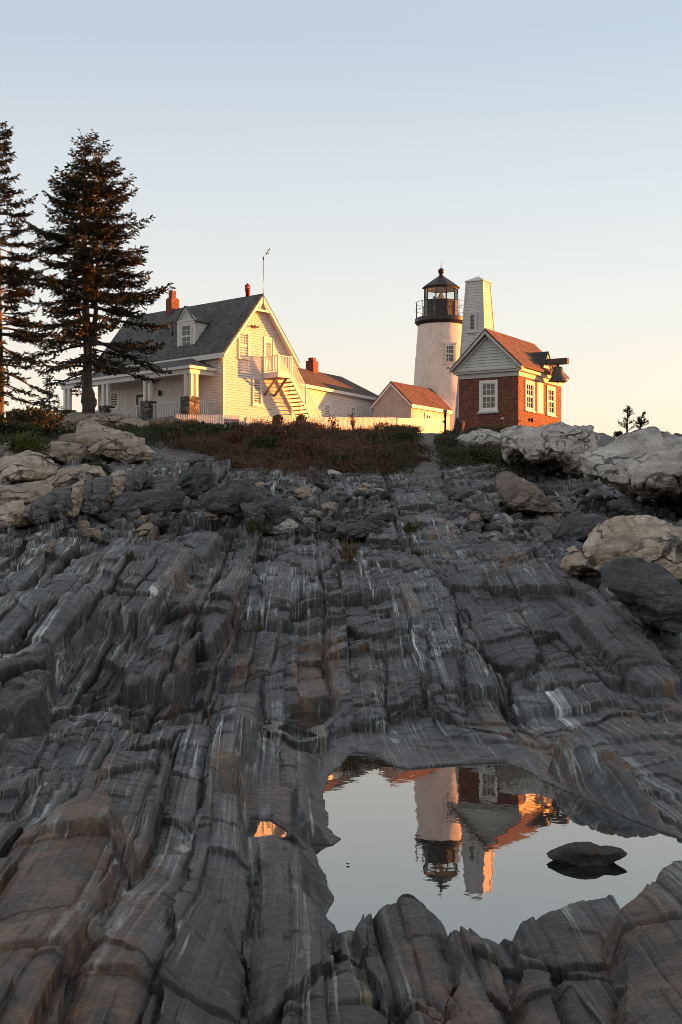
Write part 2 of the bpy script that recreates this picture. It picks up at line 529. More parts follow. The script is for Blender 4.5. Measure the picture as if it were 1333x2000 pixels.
        mk = (x > min(xs)-1) & (x < max(xs)+1) & (y > min(ys)-1.2) & (y < max(ys)+1.2)
        xm, ym = x[mk], y[mk]
        k = 0.35 + 0.03*np.mean(ys)
        d = poly_sd(w, xm + .045*k*fbm2(xm*4, ym*3, 3, 81), ym + .09*k*fbm2(xm*4+3, ym*3, 3, 82))
        pl = (base_z(xm, ym) + hgt if rel else hgt) + sx*(xm-cx) + sy*(ym-cy)
        pl = pl + hts[mk]*0.5*scale[mk]
        jag = h01(rowb[mk], 5, 811)-.5 + .6*(h01(np.floor(v[mk]*2.2 + h01(rowa[mk], 2, 9)), rowa[mk], 812)-.5)
        d = d + .055*k*jag + .03*k*fbm2(xm*9, ym*6, 3, 83)
        rr = 0.06*(1+.05*np.mean(ys))
        shape = np.where(d > 0, pl - steep*d - rr*.55, pl - rr*.55*np.exp(d/rr))
        z0 = z[mk]
        inside = shape > z0
        z[mk] = np.maximum(z0 - 0.05*np.exp(-(np.maximum(d, 0)/.05)**2)*(d > 0), shape)
    # keep the two small pools open toward the camera side
    for p0, p1, ya_, yb_ in ((488, 560, 8.0, 9.75),):
        pxx = 666.5 + FPX*x/y
        mm = sstep(p0-25, p0, pxx)*(1-sstep(p1, p1+25, pxx))*sstep(ya_-.6, ya_, y)*(1-sstep(yb_, yb_+.3, y))
        z = z*(1-mm) + np.minimum(z, .02 + .10*np.maximum(0, yb_-y))*mm
    pxx = 666.5 + FPX*x/y
    mm = sstep(455, 480, pxx)*(1-sstep(566, 590, pxx))*sstep(9.9, 10.05, y)*(1-sstep(11.6, 12.2, y))
    z = z*(1-mm) + np.minimum(z, .004 + .125*np.maximum(0, y-10.15))*mm
    # water basins: shore exactly at z = 0
    shore = np.where(sd > 0, 0.004 + 0.42*sd, np.maximum(-0.35, 1.3*sd))
    wgt = sstep(0.30, 0.0, sd)
    z = z*(1-wgt) + np.minimum(z, shore + 0.5*np.maximum(0, sd-.10))*wgt
    z = np.where(sd > 0, np.maximum(z, 0.006 + 0.25*np.minimum(sd, .06)), np.minimum(z, -0.008 + 0.8*sd))
    # keep other near ground above water level
    z = np.where((sd > 0.05) & (y < 20), np.maximum(z, 0.012), z)
    # perched pool behind the left bank
    wb = sstep(.30, .0, sdb)
    z = z*(1-wb) + np.minimum(z, LEVEL_B + np.where(sdb > 0, -.01 + 1.6*sdb, np.maximum(-.12, .8*sdb)))*wb
    z = np.where((sdb > 0) & (sdb < .13), np.maximum(z, LEVEL_B + .008), z)
    wet = np.exp(-np.maximum(sd, 0)/0.16)*sstep(.22, .05, z)
    left_wet = sstep(-.75, -.45, x)*(1-sstep(-.02, .12, x))*sstep(5, 7, y)*(1-sstep(12, 14.5, y))
    wet = np.maximum(wet, .75*left_wet)
    rust = sstep(.30, .62, fbm2(u*1.8, y*.22, 4, 91) + .25*fbm2(x*5, y*5, 3, 92))
    xe = -.91 - .092*(y-4.32)
    bl = (sstep(.26, .16, np.abs(x - xe + .14 + .05*fbm2(x*4, y*2, 3, 95))) + .8*sstep(.14, .07, np.abs(x - xe - .17)))*sstep(7.9, 7.3, y)
    rust = np.maximum(rust, .9*bl*sstep(-.9, -.1, fbm2(x*3, y*2, 4, 93)))
    br = np.exp(-((x-1.15)/.28)**2)*sstep(7.2, 6.4, y)
    rust = np.maximum(rust, br*sstep(-.2, .4, fbm2(x*3, y*2, 4, 94)))
    # broad tone: paler weathered shoulders on the left, darker trough in the middle, smooth grey on the right
    pxx = 666.5 + FPX*x/y
    tone = tone + 1.0*sstep(420, 260, pxx + 60*fbm2(x*.6, y*.3, 3, 97))*sstep(11, 15, y) - .35*np.exp(-((pxx-640)/170)**2)*sstep(9, 14, y)
    tone = tone + .45*lip + .9*fbm2(x*.35, y*.16, 3, 98) - .35*sstep(11, 7, y)
    line = np.exp(-((u + 1.35 + .06*fbm2(x*3, y*1.5, 2, 99))/.09)**2)*sstep(5, 7, y)*(1-sstep(17, 20, y)) + np.exp(-((u + .98)/.05)**2)*sstep(12, 14, y)*(1-sstep(26, 30, y))
    rust = np.maximum(rust, .9*line*sstep(-.35, .2, fbm2(x*2, y*.8, 3, 96)))
    global TERR
    TERR = (ta, ya, z.reshape(sh))
    n0, n1 = sh
    idx = np.arange(n0*n1).reshape(sh)
    f = np.stack([idx[:-1, :-1], idx[:-1, 1:], idx[1:, 1:], idx[1:, :-1]], -1).reshape(-1, 4)
    o = np_mesh("rock_ground", np.stack([x, y, z], -1), f, m, smooth=True,
                attrs={'u': u, 'tone': tone, 'crack': crack, 'wet': wet, 'rust': rust, 'soil': 1-rock})
    tag(o, kind='structure')
    return o

def ground(x, y):
    """height of the ground at (x, y)"""
    ta, ya, zz = TERR
    t = x / y
    j = int(np.clip(np.searchsorted(ta, t)-1, 0, len(ta)-2)); i = int(np.clip(np.searchsorted(ya, y)-1, 0, len(ya)-2))
    a = min(max((t-ta[j])/(ta[j+1]-ta[j]), 0), 1); b = min(max((y-ya[i])/(ya[i+1]-ya[i]), 0), 1)
    return float((zz[i, j]*(1-a)+zz[i, j+1]*a)*(1-b) + (zz[i+1, j]*(1-a)+zz[i+1, j+1]*a)*b)

def ground_np(x, y):
    ta, ya, zz = TERR
    t = x/y
    j = np.clip(np.searchsorted(ta, t)-1, 0, len(ta)-2); i = np.clip(np.searchsorted(ya, y)-1, 0, len(ya)-2)
    a = np.clip((t-ta[j])/(ta[j+1]-ta[j]), 0, 1); b = np.clip((y-ya[i])/(ya[i+1]-ya[i]), 0, 1)
    return (zz[i, j]*(1-a)+zz[i, j+1]*a)*(1-b) + (zz[i+1, j]*(1-a)+zz[i+1, j+1]*a)*b

# ---------------------------------------------------------------- rock materials
def rock_ground_mat():
    m, nt, bs = mat("banded_gneiss")
    u = attr(nt, 'u'); pos = objco(nt)
    sep = N(nt, 'ShaderNodeSeparateXYZ'); L(nt, pos, sep.inputs[0])
    x, y, z = sep.outputs
    # band coordinates: quick across the strata, slow along them
    vb = combine(nt, u, math_n(nt, 'MULTIPLY', y, .010), math_n(nt, 'MULTIPLY', z, .06))
    b1 = noise(nt, vb, 3.0, 3, .6)
    b2 = noise(nt, vb, 13.0, 3, .55)
    b3 = noise(nt, vb, 48.0, 3, .6)
    base = ramp(nt, b1, [(.34, (.020, .020, .020)), (.40, (.038, .037, .036)), (.47, (.034, .034, .034)), (.485, (.070, .071, .069)), (.53, (.060, .060, .058)), (.545, (.030, .029, .029)), (.60, (.042, .041, .040)), (.61, (.23, .23, .218)), (.64, (.19, .19, .178)), (.65, (.045, .043, .041)), (.75, (.028, .027, .026))])
    fine = ramp(nt, b2, [(.34, .55), (.42, .8), (.48, .8), (.50, 1.2), (.56, 1.15), (.58, .8), (.63, .9), (.65, 2.7), (.70, 1.8)])
    c = mix(nt, .85, base.outputs[0], fine.outputs[0], 'MULTIPLY')
    fine3 = ramp(nt, b3, [(.36, .6), (.48, .9), (.54, 1.1), (.66, 1.9)])
    c = mix(nt, .7, c, fine3.outputs[0], 'MULTIPLY')
    # thin pale and tan veins in clusters, broken along their length
    brk = ramp(nt, noise(nt, combine(nt, math_n(nt, 'MULTIPLY', u, 2.6), math_n(nt, 'MULTIPLY', y, .35), math_n(nt, 'MULTIPLY', z, .2)), 1.2, 4, .62), [(.36, 0), (.43, 1)])
    brk2 = ramp(nt, noise(nt, combine(nt, math_n(nt, 'MULTIPLY', u, 5.0), math_n(nt, 'MULTIPLY', y, .6), math_n(nt, 'MULTIPLY', z, .2)), 1.7, 4, .65), [(.44, 0), (.49, 1)])
    vein = ramp(nt, noise(nt, vb, 11.0, 2, .5), [(.596, 0), (.602, 1), (.618, 1), (.626, 0)])
    tanv = ramp(nt, noise(nt, vb, 6.3, 2, .5), [(.385, 0), (.390, 1), (.402, 1), (.408, 0)])
    hair = ramp(nt, noise(nt, vb, 30.0, 2, .5), [(.60, 0), (.61, 1), (.635, 1), (.645, 0)])
    c = mix(nt, math_n(nt, 'MULTIPLY', math_n(nt, 'MULTIPLY', vein.outputs[0], brk.outputs[0]), .85), c, (.40, .40, .36))
    c = mix(nt, math_n(nt, 'MULTIPLY', math_n(nt, 'MULTIPLY', hair.outputs[0], brk2.outputs[0]), .55), c, (.30, .30, .27))
    c = mix(nt, math_n(nt, 'MULTIPLY', math_n(nt, 'MULTIPLY', tanv.outputs[0], brk2.outputs[0]), .8), c, (.27, .215, .12))
    # quartz patches
    qz = ramp(nt, noise(nt, combine(nt, math_n(nt, 'MULTIPLY', u, 2.6), math_n(nt, 'MULTIPLY', y, .55), 3.3), 1.35, 2, .5, .3), [(.742, 0), (.752, 1)])
    c = mix(nt, math_n(nt, 'MULTIPLY', qz.outputs[0], .85), c, (.47, .45, .41))
    # mottling, block tone
    mot = noise(nt, pos, 2.3, 6, .65)
    c = mix(nt, .8, c, ramp(nt, mot, [(.3, .45), (.5, 1.0), (.7, 1.7)]).outputs[0], 'MULTIPLY')
    tn = ramp(nt, math_n(nt, 'ADD', math_n(nt, 'MULTIPLY', attr(nt, 'tone'), .45), .45), [(0, .35), (.45, 1.0), (1, 2.6)])
    c = mix(nt, 1.0, c, tn.outputs[0], 'MULTIPLY')
    spk = ramp(nt, noise(nt, pos, 55, 3, .7), [(.35, .75), (.5, 1), (.68, 1.3)])
    c = mix(nt, .8, c, spk.outputs[0], 'MULTIPLY')
    c = mix(nt, math_n(nt, 'MULTIPLY', attr(nt, 'crack'), .8), c, (.010, .0095, .009))
    c = mix(nt, 1.0, c, (.80, .83, .875), 'MULTIPLY')
    # black crust growing in drawn-out patches, paler worn patches between
    bk = noise(nt, combine(nt, math_n(nt, 'MULTIPLY', u, .9), math_n(nt, 'MULTIPLY', y, .42), math_n(nt, 'MULTIPLY', z, .9)), 1.1, 7, .72, .5)
    c = mix(nt, ramp(nt, bk, [(.47, .78), (.53, 0)]).outputs[0], c, mix(nt, 1.0, c, (.26, .255, .25), 'MULTIPLY'))
    c = mix(nt, ramp(nt, bk, [(.56, 0), (.66, .75)]).outputs[0], c, mix(nt, 1.0, c, (1.75, 1.75, 1.72), 'MULTIPLY'))
    # rust and soil
    rfac = math_n(nt, 'MULTIPLY', attr(nt, 'rust'), ramp(nt, noise(nt, pos, 6, 5, .7), [(.34, 0), (.56, .9)]).outputs[0])
    rc = ramp(nt, noise(nt, pos, 9, 4, .6), [(.3, (.06, .028, .016)), (.5, (.13, .07, .035)), (.7, (.23, .12, .05))])
    c = mix(nt, rfac, c, rc.outputs[0])
    soilc = ramp(nt, noise(nt, pos, 3, 5, .7), [(.3, (.025, .02, .014)), (.5, (.06, .05, .036)), (.7, (.11, .095, .07))])
    c = mix(nt, math_n(nt, 'MULTIPLY', attr(nt, 'soil'), .9), c, soilc.outputs[0])
    lich = ramp(nt, noise(nt, pos, 4.1, 5, .65), [(.66, 0), (.72, 1)])
    c = mix(nt, math_n(nt, 'MULTIPLY', lich.outputs[0], .30), c, (.30, .31, .29))
    c = mix(nt, math_n(nt, 'MULTIPLY', attr(nt, 'wet'), .8), c, mix(nt, 1.0, c, (.30, .31, .33), 'MULTIPLY'))
    L(nt, c, bs.inputs['Base Color'])
    ro = ramp(nt, mot, [(.3, .38), (.7, .62)])
    rr = math_n(nt, 'SUBTRACT', ro.outputs[0], math_n(nt, 'MULTIPLY', attr(nt, 'wet'), .22))
    L(nt, rr, bs.inputs['Roughness'])
    bs.inputs['Specular IOR Level'].default_value = .6
    h = math_n(nt, 'ADD', math_n(nt, 'MULTIPLY', b3, .5), math_n(nt, 'MULTIPLY', noise(nt, vb, 110, 2, .5), .25))
    n1 = bump(nt, h, .75, .018, None)
    n2 = bump(nt, noise(nt, pos, 14, 6, .7), .8, .045, None, n1)
    bump(nt, noise(nt, pos, 90, 3, .7), .35, .006, bs, n2)
    return m

def water_mat():
    m, nt, bs = mat("still_water")
    bs.inputs['Base Color'].default_value = (.012, .014, .013, 1)
    bs.inputs['Roughness'].default_value = .015
    bs.inputs['IOR'].default_value = 2.5
    bs.inputs['Specular IOR Level'].default_value = 0.9
    pos = objco(nt)
    mp = N(nt, 'ShaderNodeMapping'); mp.inputs['Scale'].default_value = (1.0, .55, 1)
    L(nt, pos, mp.inputs[0])
    bump(nt, noise(nt, mp.outputs[0], 5.0, 3, .5), .06, .011, bs)
    return m

build_terrain(rock_ground_mat())
WATER = water_mat()
sea_m, sea_nt, sea_b = mat("sea_water")
sea_b.inputs['Base Color'].default_value = (.02, .035, .045, 1); sea_b.inputs['Roughness'].default_value = .12
mb = MB(); mb.add([(-4000,-4000,-2.6),(4000,-4000,-2.6),(4000,5000,-2.6),(-4000,5000,-2.6)], [(0,1,2,3)])
tag(mb.build("sea", sea_m), kind='structure')
mb = MB(); mb.add([(-1.6,5.6,0),(4.6,5.6,0),(4.6,17.2,0),(-1.6,17.2,0)], [(0,1,2,3)])
tag(mb.build("tide_pool_water", WATER), kind='structure')
_cx = sum(p[0] for p in POCKET_B)/len(POCKET_B); _cy = sum(p[1] for p in POCKET_B)/len(POCKET_B)
mb = MB(); mb.add([(x + .10*(x-_cx)/math.hypot(x-_cx, y-_cy), y + .10*(y-_cy)/math.hypot(x-_cx, y-_cy), LEVEL_B) for x, y in POCKET_B], [tuple(range(len(POCKET_B)))])
tag(mb.build("perched_pool_water", WATER), kind='structure')
# ---------------------------------------------------------------- building materials
def paint_mat(name, col, rough=.55, var=.10, grime=None, scale=1.3):
    m, nt, bs = mat(name)
    pos = objco(nt)
    n1 = noise(nt, pos, scale, 6, .65)
    c = mix(nt, 1.0, col, ramp(nt, n1, [(.3, 1-var*1.6), (.5, 1.0), (.7, 1+var*.5)]).outputs[0], 'MULTIPLY')
    if grime:
        mp = N(nt, 'ShaderNodeMapping'); mp.inputs['Scale'].default_value = (1.5, 1.5, .35); L(nt, pos, mp.inputs[0])
        g = ramp(nt, noise(nt, mp.outputs[0], 2.4, 7, .7), [(.52, 0), (.72, grime[1])])
        c = mix(nt, g.outputs[0], c, grime[0])
    L(nt, c, bs.inputs['Base Color'])
    bs.inputs['Roughness'].default_value = rough
    bump(nt, noise(nt, pos, 26, 4, .6), .15, .01, bs)
    return m

def brick_coord(nt, kx=1.0, kz=1.0):
    sep = N(nt, 'ShaderNodeSeparateXYZ'); L(nt, objco(nt), sep.inputs[0])
    return combine(nt, math_n(nt, 'MULTIPLY', math_n(nt, 'ADD', sep.outputs[0], sep.outputs[1]), kx), math_n(nt, 'MULTIPLY', sep.outputs[2], kz), 0.0)

def brick_mat(name="red_brick", c1=(.17, .040, .027), c2=(.095, .027, .021), c3=(.42, .16, .075), mortar=(.17, .11, .08)):
    m, nt, bs = mat(name)
    vec = brick_coord(nt)
    b = N(nt, 'ShaderNodeTexBrick')
    L(nt, vec, b.inputs['Vector'])
    b.inputs['Scale'].default_value = 1.0
    b.inputs['Brick Width'].default_value = .215; b.inputs['Row Height'].default_value = .075
    b.inputs['Mortar Size'].default_value = .007; b.inputs['Mortar Smooth'].default_value = .3
    b.inputs['Bias'].default_value = -.1
    b.inputs['Color1'].default_value = (*c1, 1); b.inputs['Color2'].default_value = (*c2, 1); b.inputs['Mortar'].default_value = (*mortar, 1)
    # a second, finer randomness per patch
    pos = objco(nt)
    n1 = ramp(nt, noise(nt, pos, 9, 3, .6), [(.46, 0), (.60, .5)])
    c = mix(nt, math_n(nt, 'MULTIPLY', n1.outputs[0], math_n(nt, 'SUBTRACT', 1.0, b.outputs['Fac'])), b.outputs['Color'], c3)
    c = mix(nt, 1.0, c, ramp(nt, noise(nt, pos, 2.2, 5, .65), [(.3, .7), (.7, 1.3)]).outputs[0], 'MULTIPLY')
    L(nt, c, bs.inputs['Base Color']); bs.inputs['Roughness'].default_value = .8
    inv = math_n(nt, 'SUBTRACT', 1.0, b.outputs['Fac'])
    h = math_n(nt, 'ADD', inv, math_n(nt, 'MULTIPLY', noise(nt, pos, 14, 4, .6), .5))
    bump(nt, h, .7, .02, bs)
    return m

def shingle_mat(name, c1, c2, c3, kx=1.0):
    m, nt, bs = mat(name)
    vec = brick_coord(nt, kx, 1.0)
    b = N(nt, 'ShaderNodeTexBrick'); L(nt, vec, b.inputs['Vector'])
    b.inputs['Scale'].default_value = 1.0
    b.inputs['Brick Width'].default_value = .34; b.inputs['Row Height'].default_value = .105
    b.inputs['Mortar Size'].default_value = .006; b.inputs['Mortar Smooth'].default_value = .4
    b.inputs['Color1'].default_value = (*c1, 1); b.inputs['Color2'].default_value = (*c2, 1)
    b.inputs['Mortar'].default_value = (c2[0]*.45, c2[1]*.45, c2[2]*.45, 1)
    pos = objco(nt)
    c = mix(nt, ramp(nt, noise(nt, pos, 5.5, 4, .65), [(.45, 0), (.65, .7)]).outputs[0], b.outputs['Color'], c3)
    c = mix(nt, 1.0, c, ramp(nt, noise(nt, pos, 1.1, 4, .6), [(.3, .75), (.7, 1.25)]).outputs[0], 'MULTIPLY')
    c = mix(nt, .7, c, ramp(nt, noise(nt, pos, 60, 2, .7), [(.35, .7), (.65, 1.3)]).outputs[0], 'MULTIPLY')
    L(nt, c, bs.inputs['Base Color']); bs.inputs['Roughness'].default_value = .85
    bump(nt, math_n(nt, 'SUBTRACT', 1.0, b.outputs['Fac']), .6, .015, bs)
    return m

def field_stone_mat():
    m, nt, bs = mat("field_stone")
    pos = objco(nt)
    v = N(nt, 'ShaderNodeTexVoronoi'); v.inputs['Scale'].default_value = 6.5
    mp = N(nt, 'ShaderNodeMapping'); mp.inputs['Scale'].default_value = (1, 1, 1.7); L(nt, pos, mp.inputs[0]); L(nt, mp.outputs[0], v.inputs['Vector'])
    e = N(nt, 'ShaderNodeTexVoronoi'); e.feature = 'DISTANCE_TO_EDGE'; e.inputs['Scale'].default_value = 6.5; L(nt, mp.outputs[0], e.inputs['Vector'])
    sep = N(nt, 'ShaderNodeSeparateXYZ'); L(nt, v.outputs['Color'], sep.inputs[0])
    c = ramp(nt, sep.outputs[0], [(0, (.05, .045, .045)), (.4, (.13, .12, .11)), (.7, (.22, .19, .15)), (.9, (.36, .33, .28)), (1, (.5, .47, .42))])
    cc = mix(nt, ramp(nt, e.outputs['Distance'], [(.0, 1), (.06, 0)]).outputs[0], c.outputs[0], (.03, .028, .026))
    L(nt, cc, bs.inputs['Base Color']); bs.inputs['Roughness'].default_value = .85
    bump(nt, ramp(nt, e.outputs['Distance'], [(0, 0), (.15, 1)]).outputs[0], .9, .05, bs)
    return m

def metal_mat(name, col, rough=.45, metallic=0.0):
    m, nt, bs = mat(name)
    pos = objco(nt)
    c = mix(nt, 1.0, col, ramp(nt, noise(nt, pos, 6, 5, .65), [(.3, .7), (.7, 1.35)]).outputs[0], 'MULTIPLY')
    L(nt, c, bs.inputs['Base Color']); bs.inputs['Roughness'].default_value = rough; bs.inputs['Metallic'].default_value = metallic
    return m

def clear_glass_mat():
    m = bpy.data.materials.new("clear_pane"); m.use_nodes = True
    nt = m.node_tree; nt.nodes.clear()
    o = nt.nodes.new('ShaderNodeOutputMaterial'); t = nt.nodes.new('ShaderNodeBsdfTransparent'); g = nt.nodes.new('ShaderNodeBsdfGlossy')
    t.inputs['Color'].default_value = (.93, .95, .94, 1); g.inputs['Roughness'].default_value = .03
    fr = nt.nodes.new('ShaderNodeFresnel'); fr.inputs['IOR'].default_value = 1.5
    mx = nt.nodes.new('ShaderNodeMixShader')
    L(nt, fr.outputs[0], mx.inputs[0]); L(nt, t.outputs[0], mx.inputs[1]); L(nt, g.outputs[0], mx.inputs[2]); L(nt, mx.outputs[0], o.inputs['Surface'])
    return m

def dark_glass_mat(name, col):
    m, nt, bs = mat(name)
    pos = objco(nt)
    c = mix(nt, ramp(nt, noise(nt, pos, 1.7, 2, .5), [(.4, 0), (.6, 1)]).outputs[0], col, (col[0]*2.2, col[1]*2.2, col[2]*2.3))
    L(nt, c, bs.inputs['Base Color']); bs.inputs['Roughness'].default_value = .04
    bs.inputs['Specular IOR Level'].default_value = .6
    bump(nt, noise(nt, pos, 3.0, 2, .5), .06, .02, bs)
    return m

M = {}
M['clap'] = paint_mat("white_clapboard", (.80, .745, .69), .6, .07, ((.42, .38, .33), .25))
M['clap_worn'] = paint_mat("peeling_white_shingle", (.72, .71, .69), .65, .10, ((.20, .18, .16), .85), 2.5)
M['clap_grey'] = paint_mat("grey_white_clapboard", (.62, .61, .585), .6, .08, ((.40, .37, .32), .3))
M['trim'] = paint_mat("white_trim_paint", (.82, .79, .75), .5, .05, ((.45, .40, .34), .2))
M['trim_grey'] = paint_mat("warm_grey_trim_paint", (.56, .53, .50), .5, .05)
M['wash'] = paint_mat("whitewashed_masonry", (.80, .71, .64), .75, .10, ((.42, .31, .22), .6), 1.0)
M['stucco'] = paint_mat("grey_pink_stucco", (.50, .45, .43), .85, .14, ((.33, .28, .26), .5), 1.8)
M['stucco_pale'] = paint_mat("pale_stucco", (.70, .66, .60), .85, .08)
M['inner_plaster'] = paint_mat("plaster", (.70, .66, .60), .8, .04)  # pale plaster of the bell house interior
M['brick'] = brick_mat()
M['brick_chimney'] = brick_mat("chimney_brick", (.24, .06, .035), (.17, .045, .03), (.30, .09, .05), (.2, .15, .12))
M['roof_grey'] = shingle_mat("grey_asphalt_shingle", (.105, .106, .104), (.052, .053, .053), (.175, .172, .165))
M['roof_dark'] = shingle_mat("dark_grey_shingle", (.055, .058, .058), (.035, .037, .037), (.085, .086, .08))
M['roof_red'] = shingle_mat("weathered_red_brown_shingle", (.15, .072, .056), (.08, .045, .04), (.21, .11, .08))
M['roof_brown'] = shingle_mat("brown_shingle", (.145, .075, .055), (.09, .055, .045), (.075, .072, .068))
M['stone'] = field_stone_mat()
M['black'] = metal_mat("black_painted_iron", (.018, .018, .019), .42)
M['copper'] = metal_mat("green_bronze", (.055, .075, .055), .5, .25)
M['beam'] = paint_mat("dark_weathered_beam", (.10, .075, .06), .8, .3)
M['stump'] = paint_mat("rotten_stump_wood", (.06, .042, .034), .9, .4, None, 6)
M['rail_white'] = paint_mat("white_rail_paint", (.76, .75, .73), .5, .04)
M['wood'] = paint_mat("brown_stair_wood", (.30, .20, .13), .7, .2)
M['glass'] = clear_glass_mat()
M['pane'] = dark_glass_mat("dark_window_pane", (.018, .02, .022))
M['pane_curtain'] = dark_glass_mat("curtained_window_pane", (.17, .165, .15))
M['red'] = metal_mat("red_painted_metal", (.28, .012, .015), .4)
M['steel'] = metal_mat("galvanised_steel", (.35, .36, .37), .4, .6)
M['green_paint'] = metal_mat("dark_green_paint", (.012, .030, .026), .5)
M['sign_red'] = metal_mat("red_sign_paint", (.24, .012, .018), .5)
M['sign_white'] = metal_mat("white_sign_paint", (.75, .74, .72), .5)
M['brass'] = metal_mat("brass", (.55, .36, .10), .3, .8)
M['skin'] = metal_mat("skin", (.45, .27, .2), .6)
M['cloth'] = metal_mat("pale_shirt", (.5, .52, .5), .8)
M['hair'] = metal_mat("dark_hair", (.02, .016, .013), .6)
def lens_mat():
    m, nt, bs = mat("lens_glass")
    bs.inputs['Base Color'].default_value = (.85, .78, .55, 1); bs.inputs['Roughness'].default_value = .12
    bs.inputs['Transmission Weight'].default_value = .55; bs.inputs['IOR'].default_value = 1.45
    return m
M['lens'] = lens_mat()

# ---------------------------------------------------------------- wall helpers
class Wall:
    """flat wall in a building's own axes: pt(s, n, z) = along, out, up"""
    def __init__(self, o, s, n):
        self.o, self.s, self.n = Vector(o), Vector(s), Vector(n)
    def pt(self, s, n, z):
        return self.o + self.s*s + self.n*n + Vector((0, 0, z))
    def box(self, mb, s0, s1, n0, n1, z0, z1):
        return mb.hexa([self.pt(s0,n0,z0), self.pt(s1,n0,z0), self.pt(s1,n1,z0), self.pt(s0,n1,z0)],
                       [self.pt(s0,n0,z1), self.pt(s1,n0,z1), self.pt(s1,n1,z1), self.pt(s0,n1,z1)])
    def poly(self, mb, pts, n0, n1):
        a = [self.pt(s, n0, z) for s, z in pts]; b = [self.pt(s, n1, z) for s, z in pts]
        k = len(pts)
        return mb.add(a + b, [tuple(range(k)), tuple(reversed(range(k, 2*k)))] + [(i, i+k, (i+1) % k + k, (i+1) % k) for i in range(k)])

def clapboards(mb, w, z0, z1, lim, e=.155, lap=.05):
    """lapped boards; lim(z) -> (s_from, s_to)"""
    z = z0
    while z < z1 - 1e-4:
        zt = min(z + e, z1)
        a0, a1 = lim(z); b0, b1 = lim(zt)
        if a1 - a0 > .02:
            if b1 <= b0: b0 = b1 = (b0+b1)/2
            mb.add([w.pt(a0, lap, z), w.pt(a1, lap, z), w.pt(b1, .002, zt), w.pt(b0, .002, zt), w.pt(a0, -.01, z), w.pt(a1, -.01, z)],
                   [(0,1,2,3), (5,4,0,1)])
        z = zt

def window(parent, w, s0, s1, z0, z1, rows=3, cols=2, frame='trim', sash='trim', pane='pane', fw=.09, out=.07, double=True, sill=True, name='window', base=.025, glass_n=None):
    """double-hung window: name > sill, sash, pane"""
    f = MB()
    w.box(f, s0, s0+fw, base-.03, out, z0, z1); w.box(f, s1-fw, s1, base-.03, out, z0, z1)
    w.box(f, s0+fw, s1-fw, base-.03, out-.002, z1-fw*1.15, z1); w.box(f, s0+fw, s1-fw, base-.03, out-.002, z0, z0+fw*.8)
    fr = f.build(name, M[frame], parent)
    if sill:
        s = MB(); w.box(s, s0-.05, s1+.05, base-.03, out+.06, z0-.07, z0-.001); s.build('sill', M[frame], fr)
    a0, a1, b0, b1 = s0+fw, s1-fw, z0+fw*.8, z1-fw*1.15
    g = MB(); gn = base if glass_n is None else glass_n
    w.box(g, a0, a1, gn-.006, gn, b0, b1); g.build('pane', M[pane], fr)
    q = MB(); zm = (b0+b1)/2; t = .05
    halves = [(b0, zm, gn+.018), (zm, b1, gn+.032)] if double else [(b0, b1, gn+.022)]
    for lo, hi, n in halves:
        w.box(q, a0, a0+t, gn+.001, n, lo, hi); w.box(q, a1-t, a1, gn+.001, n, lo, hi)
        w.box(q, a0+t, a1-t, gn+.001, n-.001, lo, lo+t); w.box(q, a0+t, a1-t, gn+.001, n-.001, hi-t, hi)
        rr = rows
        for k in range(1, cols):
            c = a0+t + (a1-a0-2*t)*k/cols; w.box(q, c-.012, c+.012, gn+.002, n-.004, lo+t, hi-t)
        for k in range(1, rr):
            c = lo+t + (hi-lo-2*t)*k/rr; w.box(q, a0+t, a1-t, gn+.003, n-.007, c-.012, c+.012)
    q.build('sash', M[sash], fr)
    return fr

def open_wall(mb_out, mb_in, w, s0, s1, z0, z1, thick, holes):
    """masonry wall with openings: outer skin + reveals into mb_out, inner skin into mb_in"""
    ss = sorted({s0, s1, *[h[0] for h in holes], *[h[1] for h in holes]}); zs = sorted({z0, z1, *[h[2] for h in holes], *[h[3] for h in holes]})
    for i in range(len(ss)-1):
        for j in range(len(zs)-1):
            cs, cz = (ss[i]+ss[i+1])/2, (zs[j]+zs[j+1])/2
            if any(h[0] < cs < h[1] and h[2] < cz < h[3] for h in holes): continue
            q = [(ss[i], zs[j]), (ss[i+1], zs[j]), (ss[i+1], zs[j+1]), (ss[i], zs[j+1])]
            mb_out.add([w.pt(s, 0, z) for s, z in q], [(0,1,2,3)])
            mb_in.add([w.pt(s, -thick, z) for s, z in q], [(3,2,1,0)])
    for a, b, c, d in holes:
        q = [(a, c), (b, c), (b, d), (a, d)]
        for k in range(4):
            p, r = q[k], q[(k+1) % 4]
            mb_out.add([w.pt(p[0], 0, p[1]), w.pt(r[0], 0, r[1]), w.pt(r[0], -thick, r[1]), w.pt(p[0], -thick, p[1])], [(0,1,2,3)])

def railing(mb, a, b, h, post=.035, gap=.13, rail=.06, low=.1):
    """sloping or level balustrade between foot points a and b"""
    a, b = Vector(a), Vector(b)
    up = Vector((0, 0, 1))
    mb.bar(a + up*h, b + up*h, rail, rail*.8); mb.bar(a + up*low, b + up*low, rail*.7, rail*.8)
    L_ = (b-a).length; n = max(2, int(L_/gap))
    for k in range(1, n):
        p = a + (b-a)*(k/n)
        mb.bar(p + up*(low+.02), p + up*(h-.02), post)

